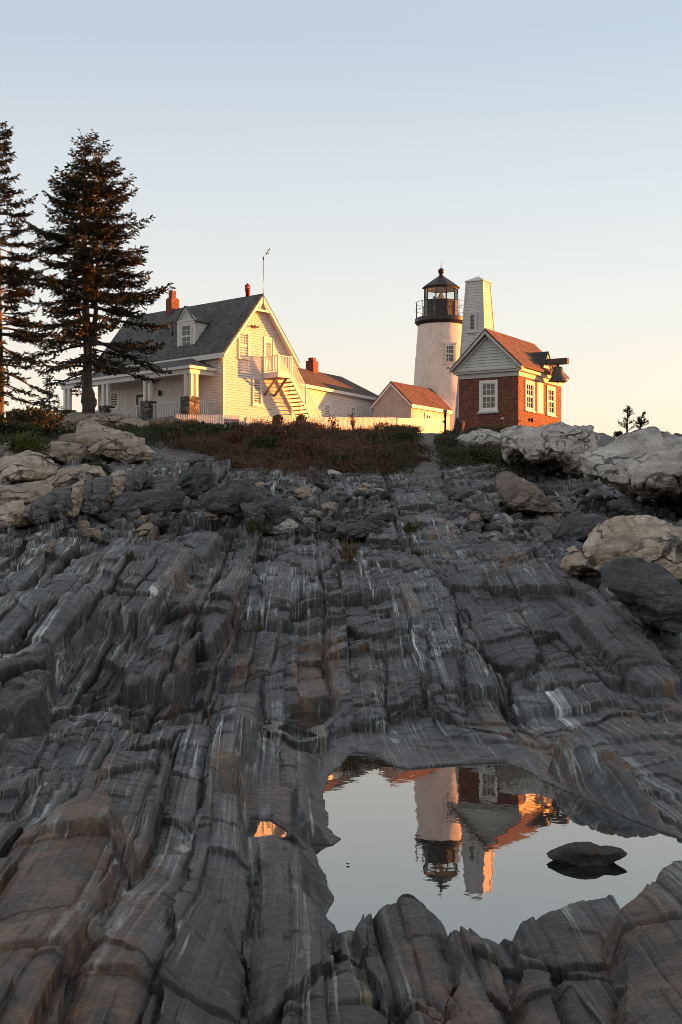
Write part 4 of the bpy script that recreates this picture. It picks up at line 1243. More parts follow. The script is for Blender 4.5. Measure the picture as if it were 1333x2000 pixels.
# ---------------------------------------------------------------- brick bell house
BX, BY, BZ = 9.28, 75.0, 8.2
B_RZ = math.atan2(-.507, .862)
def build_bell_house():
    B = empty('brick_bell_house', (BX, BY, BZ), B_RZ)
    tag(B, "small red brick house with white gable and a red brown roof", "brick house")
    Wd, Ln = 3.44, 6.0
    q = .2                                    # local z of photo levels
    zb, zE, zR = 3.06+q-.2, 3.33+q, 5.28+q
    fr = Wall((-Wd,0,0), (1,0,0), (0,-1,0)); rt = Wall((0,0,0), (0,1,0), (1,0,0)); lf = Wall((-Wd,0,0), (0,1,0), (-1,0,0)); bk = Wall((-Wd,Ln,0), (1,0,0), (0,1,0))
    wf = (Wd-2.226, Wd-1.172, 1.31, 2.92); w1 = (.85, 2.08, 1.35, 2.95); w2 = (3.83, 5.02, 1.35, 2.95)
    o, i = MB(), MB()
    t = .28
    open_wall(o, i, fr, 0, Wd, -.8, zb, t, [wf]); open_wall(o, i, rt, 0, Ln, -.8, zb, t, [w1, w2])
    open_wall(o, i, lf, 0, Ln, -.8, zb, t, []); open_wall(o, i, bk, 0, Wd, -.8, zb, t, [])
    i.add([(-Wd,0,.4), (0,0,.4), (0,Ln,.4), (-Wd,Ln,.4)], [(0,1,2,3)])
    i.add([(-Wd,0,zb-.01), (0,0,zb-.01), (0,Ln,zb-.01), (-Wd,Ln,zb-.01)], [(3,2,1,0)])
    wl = o.build('brick_wall', M['brick'], B, fix=False)
    i.build('interior', M['inner_plaster'], wl, fix=False)
    k = MB(); k.box(-Wd+t+.02, -Wd+t+.12, 2.2, 2.5, .4, 2.6); k.box(-Wd+t+.02, -Wd+t+.12, 3.4, 3.6, .4, 2.6); k.box(-Wd+t+.02, -Wd+t+.14, 1.2, 5.2, 2.2, 2.4)
    k.build('interior_stud', M['wood'], wl)
    window(B, fr, wf[0], wf[1], wf[2], wf[3], 2, 3, pane='glass', fw=.13, out=.05, base=.01, glass_n=-.02)
    for w_ in (w1, w2): window(B, rt, w_[0], w_[1], w_[2], w_[3], 2, 3, pane='glass', fw=.15, out=.05, base=.01, glass_n=-.02)
    k = MB(); rt.box(k, 2.52, 3.32, -.1, .03, 1.33, 3.0); k.build('shutter_panel', M['trim'], B)
    k = MB(); fr.box(k, wf[0]-.08, wf[1]+.08, .0, .12, wf[2]-.15, wf[2]-.075); k.build('lead_sill', M['steel'], B)
    # frieze, cornice, gable
    k = MB(); e = .05
    fr.box(k, -e, Wd+e, -.2, e, zb, zb+.24); rt.box(k, .201, Ln+e, -.2, e, zb, zb+.24); lf.box(k, .201, Ln+e, -.2, e, zb, zb+.24); fr.box(k, -.2, Wd+.2, -.1, .22, zb+.242, zb+.36)
    rt.box(k, .1, Ln+.2, -.2, .24, zb+.242, zb+.40); lf.box(k, .1, Ln+.2, -.2, .24, zb+.242, zb+.40)
    fr.box(k, .0, Wd, .0, .30, zb+.361, zb+.46)
    k.build('cornice', M['trim_grey'], B)
    sl = (zR-(zb+.42))/(Wd/2+.36); ov, oh, th = .36, .42, .09
    def zr(x): return zR - abs(x+Wd/2)*sl
    k = MB(); gz = zb+.46
    clapboards(k, fr, gz, zR-.1, lambda z: (max(0, Wd/2-(zR-z-.06)/sl), min(Wd, Wd/2+(zR-z-.06)/sl)), .16)
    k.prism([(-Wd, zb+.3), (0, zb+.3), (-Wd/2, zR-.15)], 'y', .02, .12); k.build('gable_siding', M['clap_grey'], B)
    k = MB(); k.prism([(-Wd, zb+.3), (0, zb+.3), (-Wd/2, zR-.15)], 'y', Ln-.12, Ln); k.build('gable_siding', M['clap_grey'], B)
    r = MB()
    for s in (0, 1):
        def X(x): return x if s == 0 else -Wd-x
        lo = (X(ov), zr(ov)); hi = (-Wd/2, zR)
        r.prism([lo, hi, (hi[0], hi[1]+th*1.4), (lo[0], lo[1]+th*1.4)], 'y', -oh, Ln+.3)
    roof = r.build('roof', M['roof_red'], B)
    k = MB(); k.prism([(-Wd/2-.13, zR-.02+.0), (-Wd/2, zR+.155), (-Wd/2+.13, zR-.02)], 'y', -oh-.01, Ln+.31); k.build('ridge_cap', M['roof_red'], roof)
    k = MB()
    for s in (0, 1):
        def X(x): return x if s == 0 else -Wd-x
        k.prism([(X(ov+.02), zr(ov)-.10), (-Wd/2, zR-.16), (-Wd/2, zR-.003), (X(ov+.02), zr(ov)-.003)], 'y', -oh-.03, -oh+.06)
        k.prism([(X(ov-.1), zr(ov-.1)-.24), (-Wd/2, zR-.30), (-Wd/2, zR-.161), (X(ov-.1), zr(ov-.1)-.101)], 'y', -.16, -.022)
        k.prism([(X(ov-.01), zr(ov)-.035), (-Wd/2, zR-.045), (-Wd/2, zR-.003), (X(ov-.01), zr(ov)-.003)], 'y', -oh+.062, -.024)
    k.build('rake_trim', M['trim_grey'], B)
    # dormer over the bell beam
    dm = empty('bell_dormer', (0,0,0)); dm.parent = B
    yc, hw, xf, zlo, zp = 3.5, .95, .12, zb+.42, 4.5+q-.05
    df = Wall((xf, yc, 0), (0,1,0), (1,0,0))
    k = MB(); df.poly(k, [(-hw, zlo), (hw, zlo), (0, zp)], -.25, 0); k.build('dormer_wall', M['trim'], dm)
    k = MB(); sl2 = (zp-zlo)/hw
    def xroof(z): return -Wd/2 + (zR-z)/sl
    for s in (-1, 1):
        a = [(xf+.14, yc+s*(hw+.1), zlo-.1*sl2+.02), (xf+.14, yc, zp+.02), (xroof(zp)-.1, yc, zp+.02), (xroof(zlo)-.1, yc+s*(hw+.1), zlo-.1*sl2+.02)]
        k.add([Vector(p) for p in a] + [Vector(p)+Vector((0,0,.07)) for p in a], [(0,1,2,3), (7,6,5,4), (0,4,5,1), (1,5,6,2), (2,6,7,3), (3,7,4,0)])
    k.build('dormer_roof', M['roof_dark'], dm)
    k = MB()
    for s in (-1, 1): df.poly(k, [(s*hw, zlo-.02), (s*hw, zlo+.09), (0, zp-.002), (0, zp-.14)], .002, .09)
    k.build('dormer_trim', M['trim'], dm)
    k = MB(); k.box(-.3, 1.38, yc-.15, yc+.15, 3.78+q, 4.10+q); k.build('beam', M['beam'], B)
    bell = MB(); zt, c = 3.66+q, (.80, yc)
    bell.lathe([(.06, zt+.10), (.08, zt+.02), (.20, zt), (.26, zt-.05), (.285, zt-.14), (.31, zt-.34), (.36, zt-.54), (.44, zt-.67), (.52, zt-.75), (.52, zt-.79), (.46, zt-.79), (.40, zt-.68), (.30, zt-.4), (.24, zt-.1)], c, 40)
    bl = bell.build('bell', M['copper'], B)
    k = MB(); k.tube([(c[0], c[1], zt-.1), (c[0], c[1], zt-.78)], [.02, .03], 8); k.lathe([(.02, zt-.90), (.06, zt-.84), (.02, zt-.76)], c, 10); k.build('clapper', M['black'], bl)
    k = MB(); k.tube([(c[0], c[1], zt+.08), (c[0], c[1], 3.79+q)], .05, 8); k.build('hanger', M['black'], B)
    for yy, zz in ((1.55, .85), (4.4, .80)):
        k = MB(); k.lathe([(.03, zz-.12), (.09, zz), (.11, zz+.08), (.02, zz+.1)], (.12, yy), 10); k.build('wall_lamp', M['black'], B)
    k = MB(); fr.box(k, Wd-1.0, Wd-.82, .0, .03, .84, .9); k.build('plaque', M['trim'], B)
    return B

def build_bell_tower():
    T = empty('bell_tower', (7.9, 82.5, 8.3), B_RZ)
    tag(T, "tall tapering clapboard tower with narrow window beside the lighthouse", "tower")
    zt = 17.55-8.3; ab, at = 1.06, .50
    def a(z): return ab + (at-ab)*(z/zt)
    k = MB(); z = 0; e = .165; lap = .022
    while z < zt-1e-3:
        z2 = min(z+e, zt)
        A, A2 = a(z)+lap, a(z2)+.003
        lo = [(-A,-A,z), (A,-A,z), (A,A,z), (-A,A,z)]; hi = [(-A2,-A2,z2), (A2,-A2,z2), (A2,A2,z2), (-A2,A2,z2)]
        k.add(lo+hi, [(0,1,5,4), (1,2,6,5), (2,3,7,6), (3,0,4,7), (0,3,2,1)]); z = z2
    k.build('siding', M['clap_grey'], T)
    k = MB(); A = at+.09
    k.add([(-A,-A,zt-.02), (A,-A,zt-.02), (A,A,zt-.02), (-A,A,zt-.02), (-A,-A,zt+.04), (A,-A,zt+.04), (A,A,zt+.04), (-A,A,zt+.04), (0,0,zt+.36)],
          [(0,3,2,1), (0,1,5,4), (1,2,6,5), (2,3,7,6), (3,0,4,7), (4,5,8), (5,6,8), (6,7,8), (7,4,8)])
    k.build('cap_roof', M['clap_grey'], T)
    k = MB()
    for sx, sy in ((1,-1), (-1,-1), (1,1)):
        k.bar((sx*(ab+.01), sy*(ab+.01), 0), (sx*(at+.012), sy*(at+.012), zt-.03), .07)
    k.build('corner_board', M['clap_grey'], T)
    zc = 15.2-8.3
    w = Wall((0, -a(zc)+.02, 0), (1,0,0), (0,-1,0))
    z0, z1 = 14.62-8.3, 15.75-8.3
    tilt = MB()
    window(T, w, -.32, .24, z0, z1, 4, 1, frame='clap_grey', sash='clap_grey', fw=.11, out=.12, base=.09, double=False)
    return T

HOUSE = build_house()
WING = build_wing()
OIL = build_oil_house()
LIGHT = build_lighthouse()
BELL = build_bell_house()
TOWER = build_bell_tower()
tag(skin_person('person', (6.62, 101.75, 18.55), R(35)), "person with dark hair standing inside the lantern, beside the lens", "person")
# ---------------------------------------------------------------- loose rocks and ledges
def rock_mat(name, lo, mid, hi, band=0.5, rust=0.0, bscale=7.0, axis=(0.25, .1, 1.0), dark=0.0, foot=0.0, crack=1.5):
    m, nt, bs = mat(name)
    pos = objco(nt)
    mp = N(nt, 'ShaderNodeMapping'); mp.inputs['Scale'].default_value = axis; mp.inputs['Rotation'].default_value = (.25, .5, .2); L(nt, pos, mp.inputs[0])
    n1 = noise(nt, pos, 1.6, 6, .65)
    c = ramp(nt, n1, [(.32, lo), (.5, mid), (.68, hi)]).outputs[0]
    bd = ramp(nt, noise(nt, mp.outputs[0], bscale, 5, .62, .6), [(.34, .45), (.48, .9), (.58, 1.2), (.70, 1.7)])
    c = mix(nt, band, c, bd.outputs[0], 'MULTIPLY')
    if rust:
        rf = ramp(nt, noise(nt, pos, 2.1, 5, .7), [(.50, 0), (.66, rust)])
        c = mix(nt, rf.outputs[0], c, (.20, .105, .05))
    if dark:      # dark crusty growth in patches
        df = ramp(nt, noise(nt, pos, 1.1, 6, .75, .4), [(.52, 0), (.57, dark)])
        c = mix(nt, df.outputs[0], c, (.05, .042, .036))
    # dark dirt-filled cracks following the grain
    vz = N(nt, 'ShaderNodeTexVoronoi'); vz.feature = 'DISTANCE_TO_EDGE'; vz.inputs['Scale'].default_value = crack
    m2 = N(nt, 'ShaderNodeMapping'); m2.inputs['Scale'].default_value = (.55, .8, 1.5); m2.inputs['Rotation'].default_value = (.1, .55, .3)
    ws = N(nt, 'ShaderNodeVectorMath'); ws.operation = 'ADD'; L(nt, pos, ws.inputs[0])
    nz = N(nt, 'ShaderNodeTexNoise'); nz.inputs['Scale'].default_value = 1.7; nz.inputs['Detail'].default_value = 5; L(nt, pos, nz.inputs['Vector'])
    sc = N(nt, 'ShaderNodeVectorMath'); sc.operation = 'SCALE'; sc.inputs['Scale'].default_value = .9; L(nt, nz.outputs['Color'], sc.inputs[0]); L(nt, sc.outputs[0], ws.inputs[1])
    L(nt, ws.outputs[0], m2.inputs[0]); L(nt, m2.outputs[0], vz.inputs['Vector'])
    ck = ramp(nt, vz.outputs['Distance'], [(.0, 1), (.035, .7), (.07, 0)])
    ckm = math_n(nt, 'MULTIPLY', ck.outputs[0], ramp(nt, noise(nt, pos, .9, 3, .6), [(.42, 0), (.55, .9)]).outputs[0])
    c = mix(nt, ckm, c, (.022, .019, .016))
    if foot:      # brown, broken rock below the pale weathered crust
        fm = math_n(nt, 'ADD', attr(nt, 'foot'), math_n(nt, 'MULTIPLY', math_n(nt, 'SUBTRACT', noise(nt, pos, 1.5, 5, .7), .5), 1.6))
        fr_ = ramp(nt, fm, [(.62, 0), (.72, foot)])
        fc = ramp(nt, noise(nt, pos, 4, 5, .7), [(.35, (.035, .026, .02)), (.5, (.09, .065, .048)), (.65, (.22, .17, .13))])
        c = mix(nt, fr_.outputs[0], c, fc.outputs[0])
    c = mix(nt, .8, c, ramp(nt, noise(nt, pos, 24, 4, .7), [(.35, .7), (.65, 1.3)]).outputs[0], 'MULTIPLY')
    L(nt, c, bs.inputs['Base Color']); bs.inputs['Roughness'].default_value = .75
    h = math_n(nt, 'SUBTRACT', math_n(nt, 'ADD', noise(nt, mp.outputs[0], bscale*2, 4, .6), noise(nt, pos, 9, 6, .7)), ckm)
    n_ = bump(nt, h, .9, .09, None)
    bump(nt, noise(nt, pos, 45, 4, .7), .5, .015, bs, n_)
    return m

RM = {
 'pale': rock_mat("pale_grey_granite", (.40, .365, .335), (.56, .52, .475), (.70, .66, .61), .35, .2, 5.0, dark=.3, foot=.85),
 'tan': rock_mat("tan_granite", (.25, .20, .15), (.40, .33, .255), (.55, .49, .41), .5, .45, 6.0),
 'cream': rock_mat("cream_granite", (.36, .27, .19), (.56, .46, .355), (.72, .66, .57), .7, .5, 5.0),
 'grey': rock_mat("grey_gneiss", (.075, .075, .074), (.13, .13, .128), (.20, .20, .195), .75, .15, 9.0),
 'slate': rock_mat("dark_banded_gneiss", (.04, .042, .045), (.075, .078, .08), (.13, .133, .135), .9, .08, 12.0),
 'brown': rock_mat("brown_weathered_rock", (.12, .09, .07), (.21, .165, .13), (.31, .26, .21), .5, .5, 6.0),
 'white': rock_mat("white_quartz_rock", (.38, .36, .33), (.52, .50, .46), (.64, .62, .58), .3, .2, 5.0),
}

def resample(pts, n):
    pts = np.array(pts, float); q = np.vstack([pts, pts[:1]])
    d = np.hypot(*np.diff(q, axis=0).T); s = np.concatenate([[0], np.cumsum(d)])
    t = np.linspace(0, s[-1], n, endpoint=False)
    return np.stack([np.interp(t, s, q[:, 0]), np.interp(t, s, q[:, 1])], -1)

def np_normals(v, f):
    n = np.zeros_like(v)
    a, b, c, d = (v[f[:, k]] for k in range(4))
    fn = np.cross(c-a, d-b)
    for k in range(4): np.add.at(n, f[:, k], fn)
    return n / (np.linalg.norm(n, axis=1, keepdims=True)+1e-9)

def rock_from_outline(name, label, outline, Y, thick, m, seed=1, n=80, rows=28, e=.5, rough=.06, lean=.35, group=None, cat="rock", kind=None, turn=0.0, ridge=0.0, seat=True, cut=True):
    """solid rock whose broadest section has the given outline; it stands where its foot meets the ground"""
    if seat:
        cxp = sum(p[0] for p in outline)/len(outline); pb = max(p[1] for p in outline)
        Yh = ground_hit(cxp, pb-1.5)
        if Yh < Y + 7: thick *= Yh/Y; Y = Yh
    w = np.array([tuple(P(px, py, Y)) for px, py in outline])
    pts = resample(w[:, [0, 2]], n)
    c = pts.mean(0); rel = pts - c
    size = np.sqrt(np.prod(rel.max(0)-rel.min(0)))
    ph = np.linspace(-math.pi/2, math.pi/2, rows)
    V = []
    for p in ph:
        s = max(math.cos(p), 0)**e; d = math.copysign(abs(math.sin(p))**(e*.9), p)*thick/2
        yy = d + thick*.12
        V.append(np.stack([rel[:, 0]*s + yy*turn, np.full(n, yy), rel[:, 1]*s + lean*np.maximum(d, 0)*.25 + lean*d*.35*(rel[:, 1] > 0)], -1))
    V = np.concatenate(V)
    idx = np.arange(rows*n).reshape(rows, n)
    f = np.stack([idx[:-1], np.roll(idx[:-1], -1, 1), np.roll(idx[1:], -1, 1), idx[1:]], -1).reshape(-1, 4)
    # split faces: flat cuts toward the front and over the top
    rg = np.random.default_rng(seed*7+3)
    for ci in range(9 if cut else 0):
        if ci < 6: nn = np.array([rg.normal()*.75, -1.0, rg.normal()*.6+.25])
        else: nn = np.array([rg.normal()*.35, -.55, 1.0])
        nn /= np.linalg.norm(nn)
        dv_ = V @ nn; hq = np.quantile(dv_, .80 if ci < 6 else .90)
        V = V - nn*(np.maximum(dv_-hq, 0)*.88)[:, None]
    nr = np_normals(V, f)
    k = 1.6/size
    q = V + seed*13.1
    # grain runs obliquely: facets and grooves are drawn out along it
    ga = q[:, 0]*.80 + q[:, 2]*.60; gb = -q[:, 0]*.60 + q[:, 2]*.80; gc = q[:, 1]
    wx = .35/k*fbm3(q[:, 0]*k*.8, q[:, 1]*k*.8, q[:, 2]*k*.8, 2, seed+21)
    dsp = fbm3(q[:, 0]*k*1.1, q[:, 1]*k*1.1, q[:, 2]*k*1.1, 4, seed)*.5
    for fq, am in ((1.5, .75), (3.6, .35)):
        st = fbm3((ga+wx)*k*fq*.55, (gb+wx)*k*fq*1.5, gc*k*fq, 2, seed+9)*4.5
        fl = np.floor(st); st = (fl + sstep(.36, .64, st-fl))/4.5
        dsp = dsp + st*am*1.3
    cr = np.abs(fbm3((ga+wx)*k*1.3, (gb-wx)*k*2.2, gc*k*1.3, 3, seed+33))
    dsp = dsp - .55*np.exp(-(cr/.035)**2)
    if ridge:
        a = (gb/size)*13 + fbm3(q[:, 0]*k, q[:, 1]*k, q[:, 2]*k, 3, seed+4)*2.2
        dsp = dsp + ridge*(np.abs(np.sin(a))**.5 - .6)
    dsp = dsp + .30*fbm3(q[:, 0]*k*7, q[:, 1]*k*7, q[:, 2]*k*7, 4, seed+2)
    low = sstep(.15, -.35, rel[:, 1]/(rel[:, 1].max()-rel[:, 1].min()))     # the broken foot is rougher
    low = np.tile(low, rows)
    dsp = dsp*(1 + .6*low)
    edge = np.clip(np.repeat(np.cos(ph), n)*3, .2, 1)
    V = V + nr*(dsp*rough*size*edge)[:, None]
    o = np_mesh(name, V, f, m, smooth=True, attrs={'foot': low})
    bmx = bmesh.new(); bmx.from_mesh(o.data); bmesh.ops.recalc_face_normals(bmx, faces=bmx.faces); bmx.to_mesh(o.data); bmx.free()
    o.location = (c[0], Y, c[1])
    tag(o, label, cat, group, kind)
    return o

def stone_mesh(name, dims, seed, m, planes=13, nu=26, nv=16):
    """angular stone: a ball cut by random planes"""
    rng = np.random.default_rng(seed)
    th = np.linspace(0, 2*np.pi, nu, endpoint=False); ph = np.linspace(-np.pi/2+.02, np.pi/2-.02, nv)
    T, F = np.meshgrid(th, ph)
    d = np.stack([np.cos(F)*np.cos(T), np.cos(F)*np.sin(T), np.sin(F)], -1).reshape(-1, 3)
    nn = rng.normal(size=(planes, 3)); nn /= np.linalg.norm(nn, axis=1, keepdims=True)
    nn = np.vstack([nn, [[1,0,0],[-1,0,0],[0,1,0],[0,-1,0],[0,0,1],[0,0,-1]]])
    h = np.concatenate([rng.uniform(.72, 1.0, planes), rng.uniform(.85, 1, 6)])
    dn = np.maximum(d @ nn.T, 1e-3)
    r = (h/dn); r = (r**-9).sum(1)**(-1/9)
    v = d*r[:, None]
    v = v + d*(.05*fbm3(v[:, 0]*3, v[:, 1]*3, v[:, 2]*3, 3, seed))[:, None]
    v = v*np.array(dims)/2
    idx = np.arange(nu*nv).reshape(nv, nu)
    f = np.stack([idx[:-1], np.roll(idx[:-1], -1, 1), np.roll(idx[1:], -1, 1), idx[1:]], -1).reshape(-1, 4)
    return v, f

def ground_hit(px, py, y0=6.0, y1=100.0):
    dx = (px-666.5)/FPX; dz = (HOR-py)/FPX
    Yc = np.linspace(y0, y1, 3000)
    gap = CAM_H + dz*Yc - ground_np(dx*Yc, Yc)
    k = int(np.argmax(gap < 0)) if (gap < 0).any() else len(Yc)-1
    return Yc[k]

# big named rocks: outline in the photo, distance, thickness
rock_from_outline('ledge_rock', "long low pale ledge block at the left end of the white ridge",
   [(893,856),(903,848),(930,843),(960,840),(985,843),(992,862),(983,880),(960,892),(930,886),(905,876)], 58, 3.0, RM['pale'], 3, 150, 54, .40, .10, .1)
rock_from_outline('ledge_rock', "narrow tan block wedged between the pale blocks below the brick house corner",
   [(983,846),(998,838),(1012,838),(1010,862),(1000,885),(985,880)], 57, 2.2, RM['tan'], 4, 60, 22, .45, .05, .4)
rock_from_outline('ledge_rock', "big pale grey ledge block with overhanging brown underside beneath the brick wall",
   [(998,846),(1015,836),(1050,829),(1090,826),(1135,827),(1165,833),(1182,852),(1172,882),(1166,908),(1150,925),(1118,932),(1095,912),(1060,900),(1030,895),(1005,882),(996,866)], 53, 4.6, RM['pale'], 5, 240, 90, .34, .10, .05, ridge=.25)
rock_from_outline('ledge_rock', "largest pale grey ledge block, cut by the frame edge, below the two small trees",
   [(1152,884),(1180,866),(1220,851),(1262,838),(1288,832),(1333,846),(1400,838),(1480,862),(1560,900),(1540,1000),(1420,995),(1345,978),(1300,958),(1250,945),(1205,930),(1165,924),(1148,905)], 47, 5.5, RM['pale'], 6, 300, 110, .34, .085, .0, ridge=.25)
rock_from_outline('boulder', "tilted smooth grey brown boulder lying below the white ridge",
   [(965,932),(985,929),(1010,937),(1035,951),(1062,965),(1090,984),(1098,1002),(1055,1006),(1008,1000),(987,982),(970,952)], 37, 1.9, RM['brown'], 7, 90, 32, .38, .045, .6)
rock_from_outline('boulder', "large cream and tan layered boulder at the right edge of the slope",
   [(1130,1106),(1150,1080),(1172,1046),(1190,1031),(1225,1019),(1290,1018),(1345,1030),(1410,1046),(1440,1092),(1380,1128),(1310,1124),(1262,1117),(1190,1124),(1150,1114)], 26.5, 2.2, RM['cream'], 8, 240, 84, .30, .07, .15, ridge=.25)
rock_from_outline('rock_slab', "dark sloping slab directly under the cream boulder",
   [(1182,1136),(1212,1116),(1262,1118),(1322,1132),(1352,1182),(1345,1245),(1285,1235),(1235,1195)], 23.5, 1.4, RM['slate'], 9, 80, 26, .4, .04, .8)
rock_from_outline('boulder', "sunlit orange tan ledge at the foot of the spruce trunk",
   [(70,815),(120,809),(170,808),(215,810),(258,813),(284,826),(278,840),(200,846),(100,842)], 74.5, 4.0, RM['tan'], 10, 90, 26, .45, .05, .3)
rock_from_outline('boulder', "brown rounded rock in front of the porch corner pier",
   [(280,823),(305,817),(335,814),(350,820),(350,838),(315,842),(285,838)], 77, 2.0, RM['brown'], 11, 60, 22, .5, .05, .3)
rock_from_outline('boulder', "angular tan boulder with a sharp raised corner, above the long slab",
   [(140,830),(152,829),(200,846),(240,851),(270,867),(300,886),(288,902),(245,904),(200,892),(180,886),(166,866),(143,853)], 62, 3.0, RM['tan'], 12, 100, 32, .35, .05, .5)
rock_from_outline('rock_slab', "long flat grey tan slab lying across the left slope",
   [(-40,862),(0,866),(30,869),(62,873),(110,870),(160,874),(205,884),(241,899),(232,906),(180,903),(130,900),(90,891),(40,884),(-40,880)], 57, 2.4, RM['tan'], 13, 110, 30, .4, .05, .4)
rock_from_outline('boulder', "dark rounded rock in shadow behind the long slab",
   [(85,868),(110,853),(140,850),(172,862),(182,880),(120,884)], 60, 2.0, RM['brown'], 14, 60, 22, .5, .05, .4)
rock_from_outline('boulder', "pale streaked rock at the left edge under the long slab",
   [(-30,905),(10,895),(45,886),(85,896),(110,900),(104,922),(62,938),(0,944),(-30,940)], 52, 2.2, RM['cream'], 15, 80, 28, .45, .06, .4, ridge=.3)
rock_from_outline('boulder', "low tan rock with a cream streak beside the flowering bush",
   [(75,940),(110,922),(150,913),(192,918),(206,938),(160,956),(95,956)], 49, 2.0, RM['tan'], 16, 70, 26, .45, .06, .4, ridge=.25)
rock_from_outline('boulder', "square cream block left of the plated ridge",
   [(-30,1000),(8,988),(33,984),(40,1006),(22,1028),(-30,1040)], 41, 1.6, RM['cream'], 17, 60, 24, .4, .05, .4)
rock_from_outline('boulder', "flat tan block below the flowering bush, far left",
   [(-30,960),(20,952),(80,946),(100,958),(70,982),(20,990),(-30,985)], 45, 1.8, RM['tan'], 18, 70, 24, .4, .05, .4)
# upright plates of the jointed ridge
_pl = [(42,1010,40,46,"lowest, leftmost plate"),(72,1002,42,52,"broad grey plate second from the bottom"),(104,992,40,58,"tall plate with a pale face"),(134,984,28,60,"thin dark plate left of a leaning one"),
       (156,978,24,62,"narrow leaning plate"),(182,972,44,64,"widest pale plate, midway up"),(216,960,30,58,"smooth plate above the widest one"),(240,950,26,50,"short plate near the top"),(262,942,28,44,"topmost small plate")]
for i, (cx, cy, w_, h_, wd) in enumerate(_pl):
    sl = w_*.35
    rock_from_outline('rock_plate', wd + " of the jointed ridge, left slope",
        [(cx-w_/2+sl*.2, cy+h_/2), (cx-w_/2-2, cy), (cx-w_/2+sl, cy-h_/2+4), (cx+w_/2+sl*.6, cy-h_/2-6), (cx+w_/2+4, cy-4), (cx+w_/2-sl*.3, cy+h_/2-6)], 43+i*.35, 1.7, RM['grey' if i % 3 else 'tan'], 30+i, 84, 34, .33, .06, .5, "plates of the jointed ridge", ridge=.6)
# layered bundle
for i, (lab, ol, y, mm) in enumerate([
  ("dark layered block at the bottom of the banded bundle", [(213,976),(258,968),(330,958),(356,972),(344,994),(302,1006),(240,1003),(214,992)], 41, 'slate'),
  ("grey folded block in the middle of the banded bundle", [(284,936),(330,929),(347,950),(342,968),(288,972),(276,952)], 43, 'grey'),
  ("broken striped block at the right of the banded bundle", [(340,926),(375,911),(405,914),(418,932),(406,968),(370,972),(345,952)], 43.5, 'slate'),
  ("small pale cracked block on top of the banded bundle", [(368,896),(384,889),(398,891),(402,908),(384,914),(370,912)], 47, 'grey'),
  ("grey fluted block on the left of the banded bundle", [(300,950),(345,945),(352,962),(330,975),(296,972)], 42, 'grey'),
  ("slanted striped slab in the middle of the rubble", [(385,966),(410,954),(452,959),(478,986),(480,1002),(440,1008),(390,988)], 39, 'slate'),
  ("long striped slab sloping down to the right through the rubble", [(440,946),(470,944),(532,974),(572,1000),(590,1017),(560,1021),(500,992),(450,967)], 40, 'slate'),
  ("short fluted slab leaning under the long striped slab", [(468,986),(490,977),(517,1001),(507,1034),(485,1024)], 36.5, 'grey'),
  ("upright square tan block in the rubble", [(518,990),(545,986),(558,1000),(553,1020),(520,1023),(516,1005)], 35, 'tan'),
  ("flat white stone resting in front of the square tan block", [(513,1029),(540,1020),(566,1018),(584,1029),(570,1042),(530,1044)], 34, 'white'),
  ("grey pointed block right of the square tan block", [(558,1010),(578,996),(592,1008),(596,1030),(572,1030)], 35.5, 'grey'),
  ("round topped tan block at the right end of the rubble", [(628,988),(640,980),(656,982),(658,1000),(640,1010),(628,1002)], 36, 'tan'),
  ("round pale tan stone high in the rubble under the brush", [(574,958),(590,951),(606,955),(610,968),(592,974),(576,968)], 43, 'tan'),
  ("pale split stone lying in the dead brush", [(638,920),(650,918),(668,926),(664,936),(646,934)], 50, 'white'),
  ("white stone half hidden in the brush", [(470,876),(478,870),(486,876),(484,884),(474,884)], 60, 'white'),
  ("low dark slab in the rubble, below the brown brush", [(590,985),(640,985),(662,1000),(650,1012),(606,1008)], 37, 'slate'),
  ("smooth tan stone to the left of the small white stone", [(392,1004),(410,999),(426,1002),(424,1016),(398,1018)], 35.5, 'tan'),
  ("small angular white stone beside the slanted slab", [(428,1008),(438,1000),(446,1008),(440,1020),(430,1020)], 35.3, 'white'),
  ("grey block with a white vein at the head of the striped slope", [(660,1035),(720,1022),(742,1032),(740,1046),(680,1052)], 31, 'slate'),
  ("pale lying block in the hollow below the smooth boulder", [(918,990),(945,985),(965,1000),(985,1018),(965,1022),(935,1008)], 33.5, 'grey'),
  ("brown rounded stone at the tail of the smooth boulder", [(1098,985),(1112,980),(1122,990),(1116,1004),(1100,1004)], 37.5, 'brown'),
  ("small upright rock beside the tail of the smooth boulder", [(1096,1000),(1108,986),(1122,992),(1124,1012),(1108,1016)], 36.5, 'grey'),
  ("flat slab crossing the path below the brick house", [(868,960),(905,952),(930,962),(925,976),(880,976)], 42, 'grey'),
  ("grey lump in the dark hollow under the largest ledge block", [(1190,985),(1230,975),(1262,990),(1255,1010),(1205,1010)], 39, 'slate'),
  ("wide dark rock in the hollow left of the cream boulder", [(1080,1035),(1130,1012),(1180,1010),(1200,1028),(1150,1050),(1095,1055)], 31, 'slate'),
  ("pale rock chip on the slope left of the cream boulder", [(1108,1076),(1124,1068),(1132,1078),(1120,1086)], 27.5, 'cream'),
  ("tan stone at the head of the left scarp", [(255,1040),(290,1022),(300,1030),(280,1048)], 33, 'tan'),
  ("cream stone in the crevice left of the scarp", [(90,1080),(100,1052),(108,1050),(104,1080),(60,1098)], 30, 'tan'),
]):
    rock_from_outline('rock_block' if i < 8 else 'stone', lab, ol, y, max(.35, (max(p[0] for p in ol)-min(p[0] for p in ol))*y/FPX*.8), RM[mm], 60+i, 80, 32, .36, .075, .4, ridge=.85 if mm in ('slate', 'grey') else .1)

